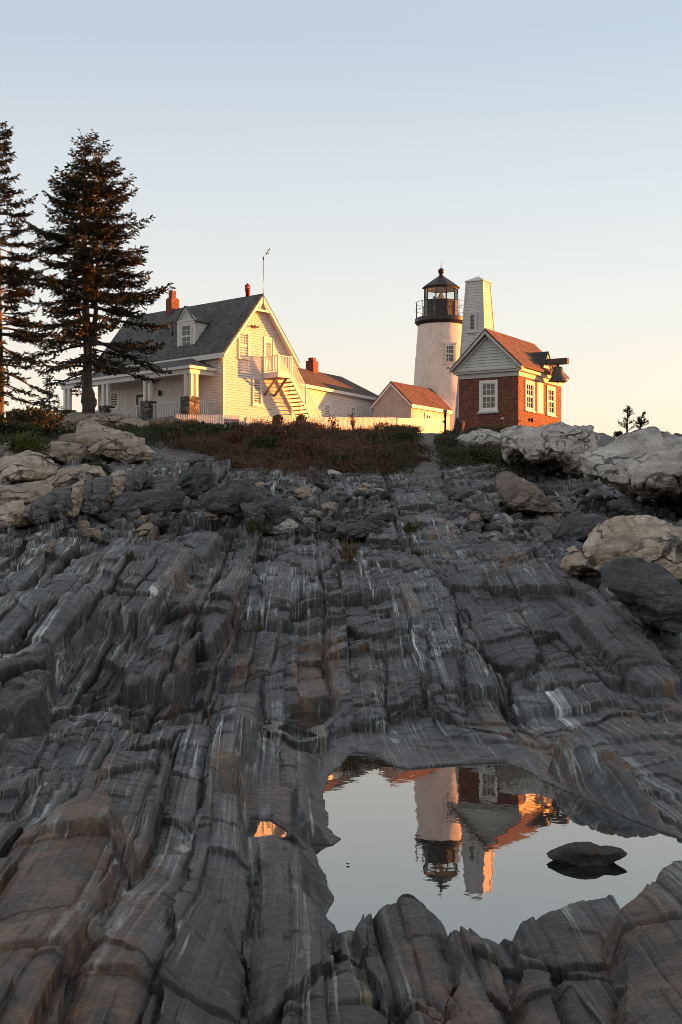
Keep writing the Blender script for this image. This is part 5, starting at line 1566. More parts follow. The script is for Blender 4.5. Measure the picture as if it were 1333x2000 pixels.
rock_from_outline('pool_rock', "dark wet rock breaking the surface of the tide pool",
   [(1070,1674),(1098,1661),(1130,1652),(1162,1653),(1182,1662),(1205,1662),(1226,1666),(1205,1678),(1180,1692),(1135,1700),(1095,1688)], 8.85, .26, rock_mat("wet_black_rock", (.018, .018, .018), (.035, .034, .033), (.07, .062, .052), .6, .3, 14.0), 120, 80, 30, .6, .03, .1, seat=False, cut=False)
for i, (px, py, w_, lab) in enumerate([(680,1690,9,"tiny dark pebble alone in the tide pool, off the left bank")]):
    Yp = CAM_H*FPX/(py-HOR); s = w_*Yp/FPX
    v, f = stone_mesh('pebble', (s, s*1.6, s*.14), 300+i, None)
    o = np_mesh('pebble', v, f, RM['slate']); o.location = ((px-666.5)/FPX*Yp, Yp, .01); tag(o, lab, "pebble")

# broken stone: larger pieces one by one, chips as one mass
_rng = random.Random(5)
protos = []
for i, (mm, dm) in enumerate([('slate', (.5, .4, .26)), ('grey', (.6, .4, .3)), ('grey', (.4, .4, .3)), ('tan', (.45, .4, .28)), ('slate', (.75, .4, .2)), ('brown', (.4, .35, .25))]):
    v, f = stone_mesh('loose_stone', dm, 200+i, None)
    me_o = np_mesh('loose_stone', v, f, RM[mm]); protos.append((me_o, mm))
_lab = {'slate': "dark broken stone lying loose among the rubble below the brush", 'grey': "grey broken stone lying loose among the rubble below the brush",
        'tan': "tan broken stone lying loose among the rubble below the brush", 'brown': "brown broken stone lying loose among the rubble below the brush"}
_first = set()
def world_spots(px0, px1, py0, py1, n, rng):
    """spread n points evenly over the ground between four corners given by sight lines"""
    ya, yb = ground_hit((px0+px1)/2, py1), ground_hit((px0+px1)/2, py0)
    out = []
    for _ in range(n):
        Y = math.sqrt(rng.uniform(ya*ya, yb*yb)); t = rng.uniform((px0-666.5)/FPX, (px1-666.5)/FPX)
        out.append((t*Y, Y))
    return out
spots = world_spots(400, 760, 955, 1040, 46, _rng) + world_spots(880, 1180, 965, 1035, 26, _rng) + world_spots(0, 330, 960, 1050, 26, _rng) + world_spots(1150, 1330, 985, 1050, 10, _rng)
for x, y in spots:
    k = _rng.randrange(len(protos)); po, mm = protos[k]
    if k in _first:
        o = po.copy(); COL.objects.link(o)
    else:
        o = po; _first.add(k)
    s = _rng.uniform(.5, 1.25)
    o.scale = (s, s, s); o.rotation_euler = (_rng.uniform(-.3, .3), _rng.uniform(-.35, .35), _rng.uniform(0, 6.3))
    o.location = (x, y, ground(x, y) + .08*s)
    tag(o, _lab[mm], "stone", mm + " stones in the rubble")
def rubble(name, areas, seed, m, smin=.05, smax=.22):
    rng = random.Random(seed); VV, FF = [], []; n0 = 0
    shapes = [stone_mesh('x', (1, .8, .55), 400+i, None, 9, 12, 8) for i in range(5)]
    for (a, b, c, d, n) in areas:
        for x, y in world_spots(a, b, c, d, n, rng):
            v, f = shapes[rng.randrange(5)]
            s = smin + (smax-smin)*rng.random()**2.2; ca, sa = math.cos(rng.uniform(0, 6.3)), math.sin(rng.uniform(0, 6.3))
            q = v*s; q = np.stack([q[:, 0]*ca-q[:, 1]*sa, q[:, 0]*sa+q[:, 1]*ca, q[:, 2]], -1) + np.array([x, y, ground(x, y)+.1*s])
            VV.append(q); FF.append(f+n0); n0 += len(v)
    o = np_mesh(name, np.concatenate(VV), np.concatenate(FF), m)
    return tag(o, kind='stuff')
rubble('rubble', [(380, 780, 930, 1045, 420), (860, 1333, 955, 1060, 340), (0, 380, 940, 1060, 260)], 9, RM['grey'])
# ---------------------------------------------------------------- plants
def leaf_mat(name, cols, trans=.15):
    m, nt, bs = mat(name)
    c = ramp(nt, attr(nt, 'tint'), [(i/(len(cols)-1), k) for i, k in enumerate(cols)])
    L(nt, c.outputs[0], bs.inputs['Base Color']); bs.inputs['Roughness'].default_value = .6
    bs.inputs['Specular IOR Level'].default_value = .25
    return m
LM = {
 'spruce': leaf_mat("spruce_needles", [(.018, .020, .010), (.036, .034, .015), (.075, .056, .022), (.12, .066, .026)]),  # redder last stops put warm sunlight into the needle colour
 'brush': leaf_mat("brown_autumn_leaves", [(.040, .020, .013), (.085, .036, .022), (.13, .052, .030), (.12, .070, .036), (.085, .070, .030), (.15, .12, .07)]),
 'green': leaf_mat("green_leaves", [(.014, .022, .009), (.028, .040, .014), (.050, .060, .020), (.085, .080, .028)]),
 'yellow': leaf_mat("yellow_green_leaves", [(.03, .04, .012), (.06, .075, .02), (.13, .13, .03), (.28, .22, .04)]),
 'straw': leaf_mat("dry_grass", [(.06, .045, .025), (.12, .09, .05), (.20, .155, .09)]),
 'grass': leaf_mat("low_green_grass", [(.022, .026, .010), (.045, .048, .018), (.085, .075, .03)]),
}
M['bark'] = rock_mat("spruce_bark", (.045, .034, .028), (.085, .064, .05), (.13, .10, .08), .5, .1, 8.0, (1, 1, .25))

def quads(centers, ax, ay):
    """quads from centres and half-axes"""
    v = np.stack([centers-ax-ay, centers+ax-ay, centers+ax+ay, centers-ax+ay], 1).reshape(-1, 3)
    f = np.arange(len(v)).reshape(-1, 4)
    return v, f

def unit(a): return a/(np.linalg.norm(a, axis=-1, keepdims=True)+1e-9)

def diamonds(base, d, w):
    """slim leaf-shaped quads: from base along d, half-width vectors w"""
    v = np.stack([base, base+d*.45-w, base+d, base+d*.55+w], 1).reshape(-1, 3)
    return v, np.arange(len(v)).reshape(-1, 4)

def spruce(name, label, root, leaders, reach, seed, whorl=.37, per=6, bare=0.1, sprig=.225, density=1.5, group=None, cat="tree", trunk_r=.32, knots=(), gaps=()):
    """leaders: list of (points [(x,y,z)...], radius0); reach(z) -> (left, right) in metres"""
    rng = np.random.default_rng(seed)
    T = empty(name, root, 0); tag(T, label, cat, group)
    tb = MB()
    for pts, r0 in leaders:
        P_ = [Vector(p) for p in pts]
        # resample smoothly
        seg = []; 
        for i in range(len(P_)-1):
            for k in range(5): seg.append(P_[i].lerp(P_[i+1], k/5))
        seg.append(P_[-1])
        hh = [p.z for p in seg]; z0, z1 = hh[0], hh[-1]
        rad = [max(.015, r0*(1-(z-z0)/(z1-z0)*.96)) for z in hh]
        if z0 <= .1: rad = [r*(1+.55*math.exp(-(z-z0)/.5)) for r, z in zip(rad, hh)]
        for kz, ka, kw in knots:
            rad = [r*(1+ka*math.exp(-((z-kz)/kw)**2)) for r, z in zip(rad, hh)]
        seg = [p + Vector((rng.normal()*.02, rng.normal()*.02, 0)) for p in seg]
        tb.tube(seg, rad, 12)
    bb = tb; bases, dirs, wid, tint = [], [], [], []
    for li, (pts, r0) in enumerate(leaders):
        pz = np.array([p[2] for p in pts]); px_ = np.array([p[0] for p in pts]); py_ = np.array([p[1] for p in pts])
        zt = pz[-1]; z = max(pz[0]+.3, bare*zt) if li == 0 else pz[0] + .25*(zt-pz[0])
        while z < zt-.05:
            frac = z/zt
            l, r = reach(z)
            n = per if frac < .9 else 4
            a0 = rng.uniform(0, 6.28)
            for k in range(n):
                a = a0 + 6.283*k/n + rng.normal()*.35
                if rng.random() < .17: continue
                ca, sa = math.cos(a), math.sin(a)
                cx0 = np.interp(z, pz, px_)
                lr = (r-cx0) if ca > 0 else (l+cx0)
                mean = (l+r)*.42
                Lb = max(.18, (abs(ca)*lr + abs(sa)*mean))*(.36+.70*rng.random()**.75)
                if any(g0 < z < g1 and ((ca > 0) == (sd_ > 0)) and rng.random() < pr for g0, g1, sd_, pr in gaps): Lb *= .45
                zz = z + rng.normal()*.10
                s = np.linspace(0, 1, 9)
                droop = .34*(1-frac)+.10
                rise = .28*frac
                hz = Lb*(rise*s - droop*s**1.6*1.0 + (.16+.1*frac)*s**4)
                hz = hz + Lb*s*rng.normal()*.13
                bend = rng.normal()*.14*s**2*Lb
                bx = cx0 + Lb*s*ca - bend*sa; by = np.interp(z, pz, py_) + Lb*s*sa + bend*ca
                bz = zz + hz
                pth = np.stack([bx, by, bz], -1)
                r1 = max(.012, .018+.014*Lb)*(1.25 if frac < .3 else 1)
                bb.tube([tuple(p) for p in pth], [r1*(1-.85*t) for t in s], 5, cap=False)
                # twigs with needle sprays
                t0 = .55 if frac < .22 else (.30 if Lb > 1.2 else .12)
                nt_ = max(4, int(Lb*(1-t0)/.085*density))
                for i in range(nt_):
                    t = t0 + (1-t0)*(i+rng.random())/nt_
                    b = np.array([np.interp(t, s, pth[:, q]) for q in range(3)])
                    side = 1 if i % 2 else -1
                    fwd = np.array([ca, sa, 0.0]); lat = np.array([-sa, ca, 0.0])*side
                    ll = (.16 + .30*Lb*(1-t)*(t-t0+.25)*2.0)*rng.uniform(.6, 1.2)
                    if t > .94: td = fwd + lat*rng.normal()*.3 + np.array([0, 0, .25])
                    else: td = fwd*.75 + lat*rng.uniform(.5, 1.1) + np.array([0, 0, rng.normal()*.22-.55*(1-frac*.7)*rng.random()])
                    td /= np.linalg.norm(td)
                    ns = max(1, int(ll/.085))
                    for q in range(ns):
                        p = b + td*ll*(q/ns) + rng.normal(size=3)*.02
                        d = td + rng.normal(size=3)*.33; d /= np.linalg.norm(d)
                        bases.append(p); dirs.append(d*sprig*rng.uniform(.7, 1.3)); wid.append(sprig*rng.uniform(.13, .24)); tint.append(rng.random()*.55 + (.25 if t > .8 else 0) + .15*rng.random())
            z += whorl*rng.uniform(.7, 1.25)*(1 if frac < .75 else .7)
    bb.build('trunk', M['bark'], T, fix=False)
    bases, dirs, wid, tint = map(np.array, (bases, dirs, wid, tint))
    rnd = rng.normal(size=dirs.shape); w = unit(np.cross(dirs, rnd))*wid[:, None]
    v, f = diamonds(bases, dirs, w)
    w2 = unit(np.cross(dirs, w))*wid[:, None]*.8
    v2, f2 = diamonds(bases, dirs, w2)
    V = np.vstack([v, v2]); F = np.vstack([f, f2+len(v)])
    np_mesh('crown', V, F, LM['spruce'], T, smooth=False, attrs={'tint': np.concatenate([np.repeat(tint, 4)]*2)})
    return T

def env(rows):
    zs = [r[0] for r in rows]; ls = [r[1] for r in rows]; rs = [r[2] for r in rows]
    return lambda z: (float(np.interp(z, zs, ls)), float(np.interp(z, zs, rs)))

S76 = 76/FPX
def tree_env(base_px, base_py, rows, S):
    """rows of (photo y, left x, right x) -> reach in metres by height"""
    out = sorted(((base_py-y)*S, (base_px-l)*S, (r-base_px)*S) for y, l, r in rows)
    return env(out)
B2 = P(172, 808, 76)
e2 = tree_env(166, 808, [(262,160,172),(280,138,195),(305,136,212),(340,130,228),(360,112,230),(385,88,250),(420,95,246),(450,72,270),(490,70,274),(530,76,276),(560,72,270),(590,74,318),(630,70,310),(660,62,312),(700,60,300),(730,70,280),(760,110,200)], S76)
lead2 = [([(0,0,-.3),(.05,0,.6),(-.02,0,1.5),(.0,0,3.2),(-.12,0,6),(-.18,0,10),(-.16,0,14.85)], .30),
         ([(0,.05,3.3),(.35,.1,5.0),(.5,.15,8),(.55,.1,11),(.62,.05,14.0)], .15)]
spruce('spruce_tree', "tall two topped spruce on a bare knotted trunk beside the porch", (B2.x, B2.y, B2.z-.1), lead2, e2, 11, bare=.155, knots=((.75, .45, .22), (1.15, .25, .2)), gaps=((3.0, 5.5, 1, .3), (9.5, 10.3, -1, .6), (11.8, 12.6, 1, .7)))
B1 = P(-2, 832, 79)
S79 = 79/FPX
e1 = tree_env(-2, 832, [(232,-8,4),(270,-30,22),(300,-40,20),(340,-55,18),(360,-60,40),(385,-70,58),(420,-70,66),(450,-75,62),(500,-90,75),(560,-95,80),(620,-100,95),(680,-100,100),(720,-100,100),(745,-100,110),(770,-80,70)], S79)
spruce('spruce_tree', "spruce cut by the left edge, with a long low bare limb", (B1.x, B1.y, B1.z-.1), [([(0,0,-.4),(.05,0,3),(0,0,8),(0,0,17.0)], .27)], e1, 23, bare=.10, density=2.1, gaps=((2.2, 5.0, 1, .5),))
B3 = P(96, 808, 71)
e3 = tree_env(96, 808, [(733,93,99),(750,86,106),(765,74,120),(780,70,130),(795,60,132),(806,58,136)], 71/FPX)
spruce('spruce_sapling', "young spruce with a bare leader, left of the big trunk", (B3.x, B3.y, B3.z-.4), [([(0,0,0),(0,0,2.3)], .05)], e3, 31, whorl=.22, per=6, bare=.15, sprig=.17, cat="tree")

def pine_sapling(name, label, px, py, Y, h, seed, lean):
    rng = np.random.default_rng(seed)
    b = P(px, py, Y); g = ground(b.x, b.y)
    T = empty(name, (b.x, b.y, g-.1), 0); tag(T, label, "tree", None)
    H_ = b.z - g + .1 + h
    br = MB(); br.tube([(0, 0, 0), (lean*.3, 0, H_*.5), (lean, 0, H_)], [.05, .04, .012], 6)
    bs, ds = [], []
    for k in range(26):
        t = rng.uniform(.0, 1.0); z = H_-h + h*(.1+.88*t); a = rng.uniform(0, 6.28); Lb = h*.42*(1-t*.8)*rng.uniform(.3, 1.25)
        x0 = lean*(z/H_); e = np.array([x0+Lb*math.cos(a), Lb*math.sin(a), z+Lb*.45])
        br.tube([(x0, 0, z), tuple(e)], [.015, .008], 4, cap=False)
        for _ in range(30):
            p = e*np.array([1,1,1]) - np.array([math.cos(a), math.sin(a), .45])*Lb*.75*rng.random()**1.3 + rng.normal(size=3)*h*.018; d = np.array([math.cos(a)*.5, math.sin(a)*.5, .7]) + rng.normal(size=3)*.6
            bs.append(p); ds.append(d/np.linalg.norm(d)*.10)
    br.build('trunk', M['bark'], T, fix=False)
    bs, ds = np.array(bs), np.array(ds)
    w = unit(np.cross(ds, rng.normal(size=ds.shape)))*.012
    v, f = diamonds(bs, ds, w)
    np_mesh('crown', v, f, LM['spruce'], T, smooth=False, attrs={'tint': np.repeat(rng.random(len(bs)), 4)})
pine_sapling('pine_sapling', "taller thin pine sapling standing on the skyline behind the ledge", 1225, 848, 62, 1.18, 3, .02)
pine_sapling('pine_sapling', "shorter leaning pine sapling on the skyline, right of the taller one", 1246, 842, 62, .80, 5, .22)

def bush(name, label, px, py, Y, w, d, h, m, n, size, seed, cat="bush", group=None, flower=None, lumps=5, z=None):
    """leafy mound: stems and many small leaves through its volume"""
    rng = np.random.default_rng(seed)
    b = P(px, py, Y); g = ground(b.x, b.y) if z is None else z
    T = empty(name, (b.x, b.y, g), 0); tag(T, label, cat, group)
    lc = [(rng.uniform(-.32, .32)*w, rng.uniform(-.3, .3)*d, rng.uniform(.25, .6)*h, rng.uniform(.24, .42)) for _ in range(lumps)]
    pts = []
    for (x, y, zz, r) in lc:
        k = n//lumps
        u = unit(rng.normal(size=(k, 3)))*(rng.random((k, 1))**.45)
        pts.append(np.array([x, y, zz]) + u*np.array([w*r, d*r, h*r*1.15]))
    p = np.concatenate(pts); p[:, 2] = np.abs(p[:, 2])
    out = unit(p*np.array([1/w, 1/d, 1/h]) + rng.normal(size=p.shape)*.45)
    dd = unit(out + rng.normal(size=p.shape)*.6 + np.array([0, 0, .3]))*size*rng.uniform(.6, 1.3, (len(p), 1))
    ww = unit(np.cross(dd, rng.normal(size=p.shape)))*size*.32
    v, f = diamonds(p, dd, ww)
    tn = np.clip(.45 + .5*fbm3(p[:, 0]*3, p[:, 1]*3, p[:, 2]*3, 2, seed) + .35*(rng.random(len(p))-.5), 0, 1)
    np_mesh('foliage', v, f, m, T, smooth=False, attrs={'tint': np.repeat(tn, 4)})
    mb = MB()
    for (x, y, zz, r) in lc:
        for _ in range(3): mb.tube([(x*.3, y*.3, -.1), (x*.7+rng.normal()*.05, y*.7, zz*.6), (x+rng.normal()*w*.08, y+rng.normal()*d*.06, zz+h*r*.6)], [.018, .012, .006], 4, cap=False)
    mb.build('stem', M['bark'], T, fix=False)
    return T

bush('juniper_bush', "dark low juniper spreading under the young spruce", 70, 850, 68, 4.2, 3, 1.35, LM['spruce'], 5200, .16, 1)
bush('juniper_bush', "dark juniper patch at the left edge behind the long slab", 10, 862, 66, 3.2, 2.5, .9, LM['green'], 3000, .15, 2)
bush('flowering_bush', "yellow green bush between pale rocks on the left slope", 62, 940, 50, 1.6, 1.2, 1.0, LM['yellow'], 3400, .085, 3)
bush('green_bush', "bright green bush under the end of the long slab", 115, 918, 53, .9, .8, .65, LM['green'], 1500, .085, 4)
bush('green_bush', "small green bush growing between ridge plates and banded bundle", 193, 1000, 42, .75, .7, .62, LM['green'], 1600, .07, 5)
bush('green_bush', "small yellow tipped bush below the angular tan boulder", 207, 930, 52, .75, .6, .5, LM['yellow'], 1100, .07, 6)
bush('green_bush', "low green bush right of the angular tan boulder", 330, 878, 62, 2.6, 1.8, .8, LM['green'], 2600, .11, 7)
bush('green_bush', "dark green bush in the brush, below the red sign", 400, 868, 65, 3.0, 2.0, .9, LM['green'], 3000, .11, 8)
bush('green_bush', "green bush beneath the pale ledge blocks", 1035, 912, 50, 2.2, 1.4, .9, LM['green'], 3600, .10, 9)
bush('green_bush', "dark bush in the hollow under the overhang", 1070, 925, 48, 1.7, 1.4, .9, LM['green'], 2200, .09, 10)
bush('green_bush', "low bush at the right side of the path near the old stump", 893, 880, 62, 1.8, 1.4, .5, LM['green'], 2400, .10, 12)
bush('green_bush', "rounded bush beside the path, under the leftmost ledge block", 940, 912, 53, 2.0, 1.4, .55, LM['green'], 2600, .10, 13)
bush('green_bush', "clump of green bush at the top of the path, before the fence corner", 770, 872, 67, 2.4, 1.4, .38, LM['grass'], 2200, .10, 14)
bush('dark_bush', "small dark bush on the skyline left of the pine saplings", 1208, 852, 62, .55, .5, .32, LM['spruce'], 700, .06, 15, z=P(1208, 852, 62).z-.08)

def brush_field(name, region, n, m, hfun, seed, size, tint_base, spread=.35, upright=.3, wf=.24):
    """ground cover over a patch of ground: region(x, y) -> 0..1 density"""
    rng = np.random.default_rng(seed)
    X, Y = [], []
    (x0, x1), (y0, y1), dens = region
    while sum(map(len, X)) < n:
        x = rng.uniform(x0, x1, n); y = rng.uniform(y0, y1, n)
        k = rng.random(n) < dens(x, y)
        X.append(x[k]); Y.append(y[k])
    x = np.concatenate(X)[:n]; y = np.concatenate(Y)[:n]
    H_ = hfun(x, y)
    z = ground_np(x, y) + H_*(rng.random(n)**.55)
    p = np.stack([x, y, z], -1)
    d = rng.normal(size=p.shape)*spread + np.array([0, 0, upright]); d = unit(d)*size*rng.uniform(.5, 1.5, (n, 1))
    w = unit(np.cross(d, rng.normal(size=p.shape)))*size*wf
    v, f = diamonds(p, d, w)
    tn = np.clip(tint_base + .42*fbm2(x*.5, y*.35, 3, seed) + .3*(rng.random(n)-.5), 0, 1)
    o = np_mesh(name, v, f, m, smooth=False, attrs={'tint': np.repeat(tn, 4)})
    return tag(o, kind='stuff')

# separate autumn bushes standing out of the brush
_protos = []
_bl = {'brush': "red brown autumn bush standing in the brush below the fence", 'green': "dull green bush standing in the brush below the fence", 'straw': "dry straw coloured bush standing in the brush below the fence"}
_br = random.Random(8)
for i, (px, py, Y, mk_, sc) in enumerate([(470,870,66,'brush',1.0),(505,850,70,'green',.8),(545,880,62,'brush',1.2),(590,860,67,'brush',1.0),(630,900,57,'brush',1.1),(655,868,65,'straw',.5),(690,890,60,'brush',.8),(725,870,66,'green',.45),(750,905,56,'green',1.0),(600,920,53,'brush',.9),(520,915,56,'green',.8),(560,935,51,'straw',.7),(700,930,52,'brush',.9),(660,940,50,'green',.6),(780,915,55,'brush',.9),(450,895,60,'brush',.9),(415,872,66,'straw',.8),(365,862,70,'brush',.8),(345,882,64,'green',.8),(795,890,60,'green',.8)]):
    have = [p for p in _protos if p[1] == mk_]
    b = P(px, py, Y); g = ground(b.x, b.y)
    if not have:
        o = bush('autumn_bush' if mk_ != 'green' else 'green_bush', _bl[mk_], px, py, Y, 1.5, 1.3, 1.0, LM[mk_], 2600, .095, 40+i, group=mk_ + " bushes in the brush", lumps=7)
        _protos.append((o, mk_))
    else:
        src = have[0][0]; o = src.copy(); COL.objects.link(o)
        for ch in src.children:
            c_ = ch.copy(); COL.objects.link(c_); c_.parent = o
    o.location = (b.x, b.y, g); o.rotation_euler = (0, 0, _br.uniform(0, 6.3)); o.scale = (sc*_br.uniform(.8, 1.3), sc, sc*_br.uniform(.75, 1.05))

def px_of(x, y): return 666.5 + FPX*x/y
def d_brown(x, y):
    p = px_of(x, y); q = fbm2(x*.35, y*.3, 3, 77)
    lo = np.interp(y, [44, 50, 58, 66, 76], [520, 440, 330, 290, 290]) + 95*q
    hi = np.interp(y, [44, 48, 54, 62, 70, 76], [640, 780, 812, 800, 775, 700]) + 45*q
    return sstep(lo-15, lo+25, p)*(1-sstep(hi-20, hi+12, p))*sstep(45+7*q, 49+7*q, y)*(1-sstep(73, 76, y))
def h_brown(x, y):
    base = .22 + .95*sstep(.0, .6, fbm2(x*.55, y*.4, 4, 55)+.28)
    p = px_of(x, y)
    return .55*(1-.6*sstep(590, 680, p)*sstep(58, 65, y))*(1-.75*np.exp(-((p-452)/26)**2)*sstep(66, 70, y))*base*(.55+.45*sstep(50, 60, y))*(.85 + .35*sstep(420, 560, p)*(1-sstep(740, 800, p)))
XB = ((-14, 6), (43, 76), d_brown)
brush_field('undergrowth', XB, 130000, LM['brush'], h_brown, 1, .075, .35, .5, .12)
brush_field('green_plants', ((-14, 6), (43, 76), lambda x, y: d_brown(x, y)*np.clip(sstep(.05, .3, fbm2(x*.45, y*.4, 3, 99)) + .7*sstep(430, 330, px_of(x, y)) + .8*sstep(700, 780, px_of(x, y)), 0, 1)), 42000, LM['green'], lambda x, y: h_brown(x, y)*.95, 6, .085, .45, .5, .2)
# taller dead stalks
brush_field('dead_stalks', XB, 9000, LM['brush'], lambda x, y: h_brown(x, y)*1.2, 2, .26, .6, .4, .6, .05)
XL = ((-22, -5), (56, 80), lambda x, y: sstep(-20, -15, x)*(1-sstep(-8, -6, x+.02*(y-60)*0))*.8*sstep(.0, .2, fbm2(x*.3, y*.3, 3, 78)+.25))
brush_field('low_plants', XL, 34000, LM['green'], lambda x, y: .15+.35*sstep(0, .4, fbm2(x*.6, y*.6, 3, 79)+.15), 3, .08, .4)
def d_right(x, y):
    p = px_of(x, y); q = fbm2(x*.5, y*.4, 3, 88)
    path = np.interp(y, [44, 50, 56, 62, 68, 74, 80], [835, 838, 828, 822, 836, 850, 840])
    hw = np.interp(y, [44, 60, 80], [24, 26, 38])
    off = sstep(hw-6, hw+12, np.abs(p-path) + 12*q)
    return off*sstep(690, 760, p)*(1-sstep(1010, 1090, p+40*q))*sstep(45, 50, y+2*q)*(1-sstep(76, 84, y))*sstep(-.25, .1, q+.1)
brush_field('grass', ((0, 13), (45, 84), d_right), 60000, LM['grass'], lambda x, y: .12+.40*sstep(0, .5, fbm2(x*.7, y*.5, 3, 89)+.2), 4, .11, .35, .4, .4, .15)
brush_field('dry_grass', ((0, 13), (45, 84), d_right), 5000, LM['straw'], lambda x, y: .15+.30*sstep(0, .5, fbm2(x*.7, y*.5, 3, 89)+.2), 5, .22, .2, .3, .7, .06)

def tuft(px, py, label, m, h, n, seed, w=.10):
    rng = np.random.default_rng(seed)
    Y = ground_hit(px, py); x = (px-666.5)/FPX*Y; g = ground(x, Y)
    p = np.stack([rng.normal(size=n)*w, rng.normal(size=n)*w, np.full(n, -.03)], -1)
    d = unit(np.stack([rng.normal(size=n)*.35, rng.normal(size=n)*.35, np.ones(n)], -1))*h*rng.uniform(.5, 1.2, (n, 1))
    ww = unit(np.cross(d, rng.normal(size=p.shape)))*.008*max(1, Y/20)
    v, f = diamonds(p, d, ww)
    o = np_mesh('grass_tuft', v, f, m, smooth=False, attrs={'tint': np.repeat(rng.random(n), 4)})
    o.location = (x, Y, g); tag(o, label, "grass tuft")
tuft(683, 1095, "straw coloured grass tuft in a crack of the striped slope", LM['straw'], .42, 130, 1, .07)
tuft(800, 1040, "green grass tuft near the top of the striped slope", LM['grass'], .30, 120, 2, .12)
tuft(822, 1085, "small green tuft beside the pink vein", LM['grass'], .18, 90, 3, .14)
tuft(505, 1040, "green tuft at the foot of the rubble by the white stone", LM['grass'], .40, 140, 4, .12)
tuft(255, 1095, "green tuft in a crevice of the left slab", LM['grass'], .20, 70, 5, .10)
tuft(503, 1230, "tiny tuft in a joint left of the slope's middle", LM['straw'], .12, 50, 6, .06)
for i, (px, py, Y, h, lab) in enumerate([(690, 846, 72, .95, "bare leafy twig rising before the middle of the fence"), (738, 846, 72, .55, "low bushy twigs before the fence, left of its corner"), (505, 830, 73, .5, "twiggy sprig before the fence near the first green chair"), (650, 832, 73, .6, "dark sprig before the fence, right of the stair foot"), (893, 868, 66, .7, "dry pale stalks beside the old stump"), (1010, 845, 60, .5, "dry grass sprig at the brick house corner")]):
    rng = np.random.default_rng(60+i); b = P(px, py, Y); g = ground(b.x, b.y)
    T = empty('twig_plant', (b.x, b.y, g), 0); tag(T, lab, "plant")
    hh = b.z - g + h; hh = max(hh, .5)
    mb = MB(); bs = []
    for k in range(7):
        a = rng.uniform(0, 6.28); e = (math.cos(a)*.25*rng.random(), math.sin(a)*.25*rng.random(), hh*rng.uniform(.6, 1)); mb.tube([(0, 0, -.05), (e[0]*.4, e[1]*.4, e[2]*.5), e], [.014, .010, .005], 4, cap=False)
        for q in range(16): t = rng.uniform(.45, 1); bs.append(np.array(e)*np.array([t, t, t]) + rng.normal(size=3)*.05)
    mb.build('stem', M['bark'], T, fix=False)
    bs = np.array(bs); d = unit(rng.normal(size=bs.shape))*.11; w = unit(np.cross(d, rng.normal(size=d.shape)))*.035
    v, f = diamonds(bs, d, w); np_mesh('leaves', v, f, LM['brush'] if i < 4 else LM['straw'], T, smooth=False, attrs={'tint': np.repeat(rng.random(len(bs)), 4)})

# worn path from the lighthouse yard to the rocks
def ribbon(name, m, pts, widths):
    v, f = [], []
    P_ = [Vector((x, y, 0)) for x, y in pts]
    seg = []
    for i in range(len(P_)-1):
        for k in range(14): seg.append((P_[i].lerp(P_[i+1], k/14), widths[i]+(widths[i+1]-widths[i])*k/14))
    for i, (p, w_) in enumerate(seg):
        d = (seg[min(i+1, len(seg)-1)][0]-seg[max(i-1, 0)][0]).normalized(); s = Vector((d.y, -d.x, 0))
        for k in range(9):
            q = p + s*w_*(k/8-.5)*(1+.2*math.sin(i*.7)); v.append((q.x, q.y, ground(q.x, q.y)+.02))
    for i in range(len(seg)-1):
        for k in range(8): a = i*9+k; f.append((a, a+1, a+10, a+9))
    mb = MB(); mb.add(v, f, True); return tag(mb.build(name, m), kind='structure')
pm, pnt, pb = mat("gravel_path")
_po = objco(pnt)
L(pnt, ramp(pnt, noise(pnt, _po, 3.5, 6, .7), [(.3, (.07, .062, .054)), (.5, (.13, .12, .105)), (.7, (.21, .195, .175))]).outputs[0], pb.inputs['Base Color'])
pb.inputs['Roughness'].default_value = .9; bump(pnt, noise(pnt, _po, 12, 5, .7), .8, .05, pb)
def at(px, Y): return ((px-666.5)/FPX*Y, Y)
ribbon('footpath', pm, [at(826, 46), at(832, 50), at(824, 56), at(822, 62), at(836, 68), at(848, 74), at(838, 80), at(800, 84)], [1.0, 1.1, 1.0, 1.1, 1.3, 1.6, 2.4, 3.2])
for i, (px, Y, s, lab) in enumerate([(800, 63, .8, "flat grey step stone at the left of the worn path"), (850, 60, .7, "flat step stone at the right of the worn path"), (815, 55, .9, "broad step stone low on the worn path"), (872, 68, .5, "pale stone beside the path, below the viewer post")]):
    v, f = stone_mesh('step_stone', (s*1.4, s, s*.35), 500+i, None); o = np_mesh('step_stone', v, f, RM['grey']); x, y = at(px, Y); o.location = (x, y, ground(x, y)+.05); tag(o, lab, "stone")

# ---------------------------------------------------------------- fence and yard things
def fence(name, label, a, b, gap, pw, h, pointed=True, board=None, post_every=2.4):
    a, b = Vector(a), Vector(b); d = b-a; Ln = Vector((d.x, d.y, 0)).length; rz = math.atan2(d.y, d.x)
    T = empty(name, a, rz); tag(T, label, "fence")
    sl = d.z/Ln
    k = MB(); n = int(Ln/gap)
    for i in range(n):
        x = i*gap; z = x*sl
        if pointed:
            k.prism([(x, z), (x+pw, z), (x+pw, z+h-.05), (x+pw/2, z+h), (x, z+h-.05)], 'y', -.012, .012)
        else: k.box(x, x+pw, -.012, .012, z, z+h+.01*math.sin(i*1.7))
    k.build('picket_row', M['rail_white'], T)
    for zz in (.25, h-.25):
        k = MB(); k.bar((0, .035, zz), (Ln, .035, zz+d.z), .04, .08); k.build('rail', M['rail_white'], T)
    i = 0; x = 0
    while x <= Ln+.01:
        k = MB(); k.box(x-.05, x+.05, .057, .157, x*sl-.3, x*sl+h-.03); k.build('post', M['rail_white'], T); x += post_every
    return T
F0 = P(345, 838, 80.5); F1 = P(470, 840, 82.0); F1b = P(481, 853, 82.2); F2 = P(775, 851, 90); F3 = P(872, 850, 96)
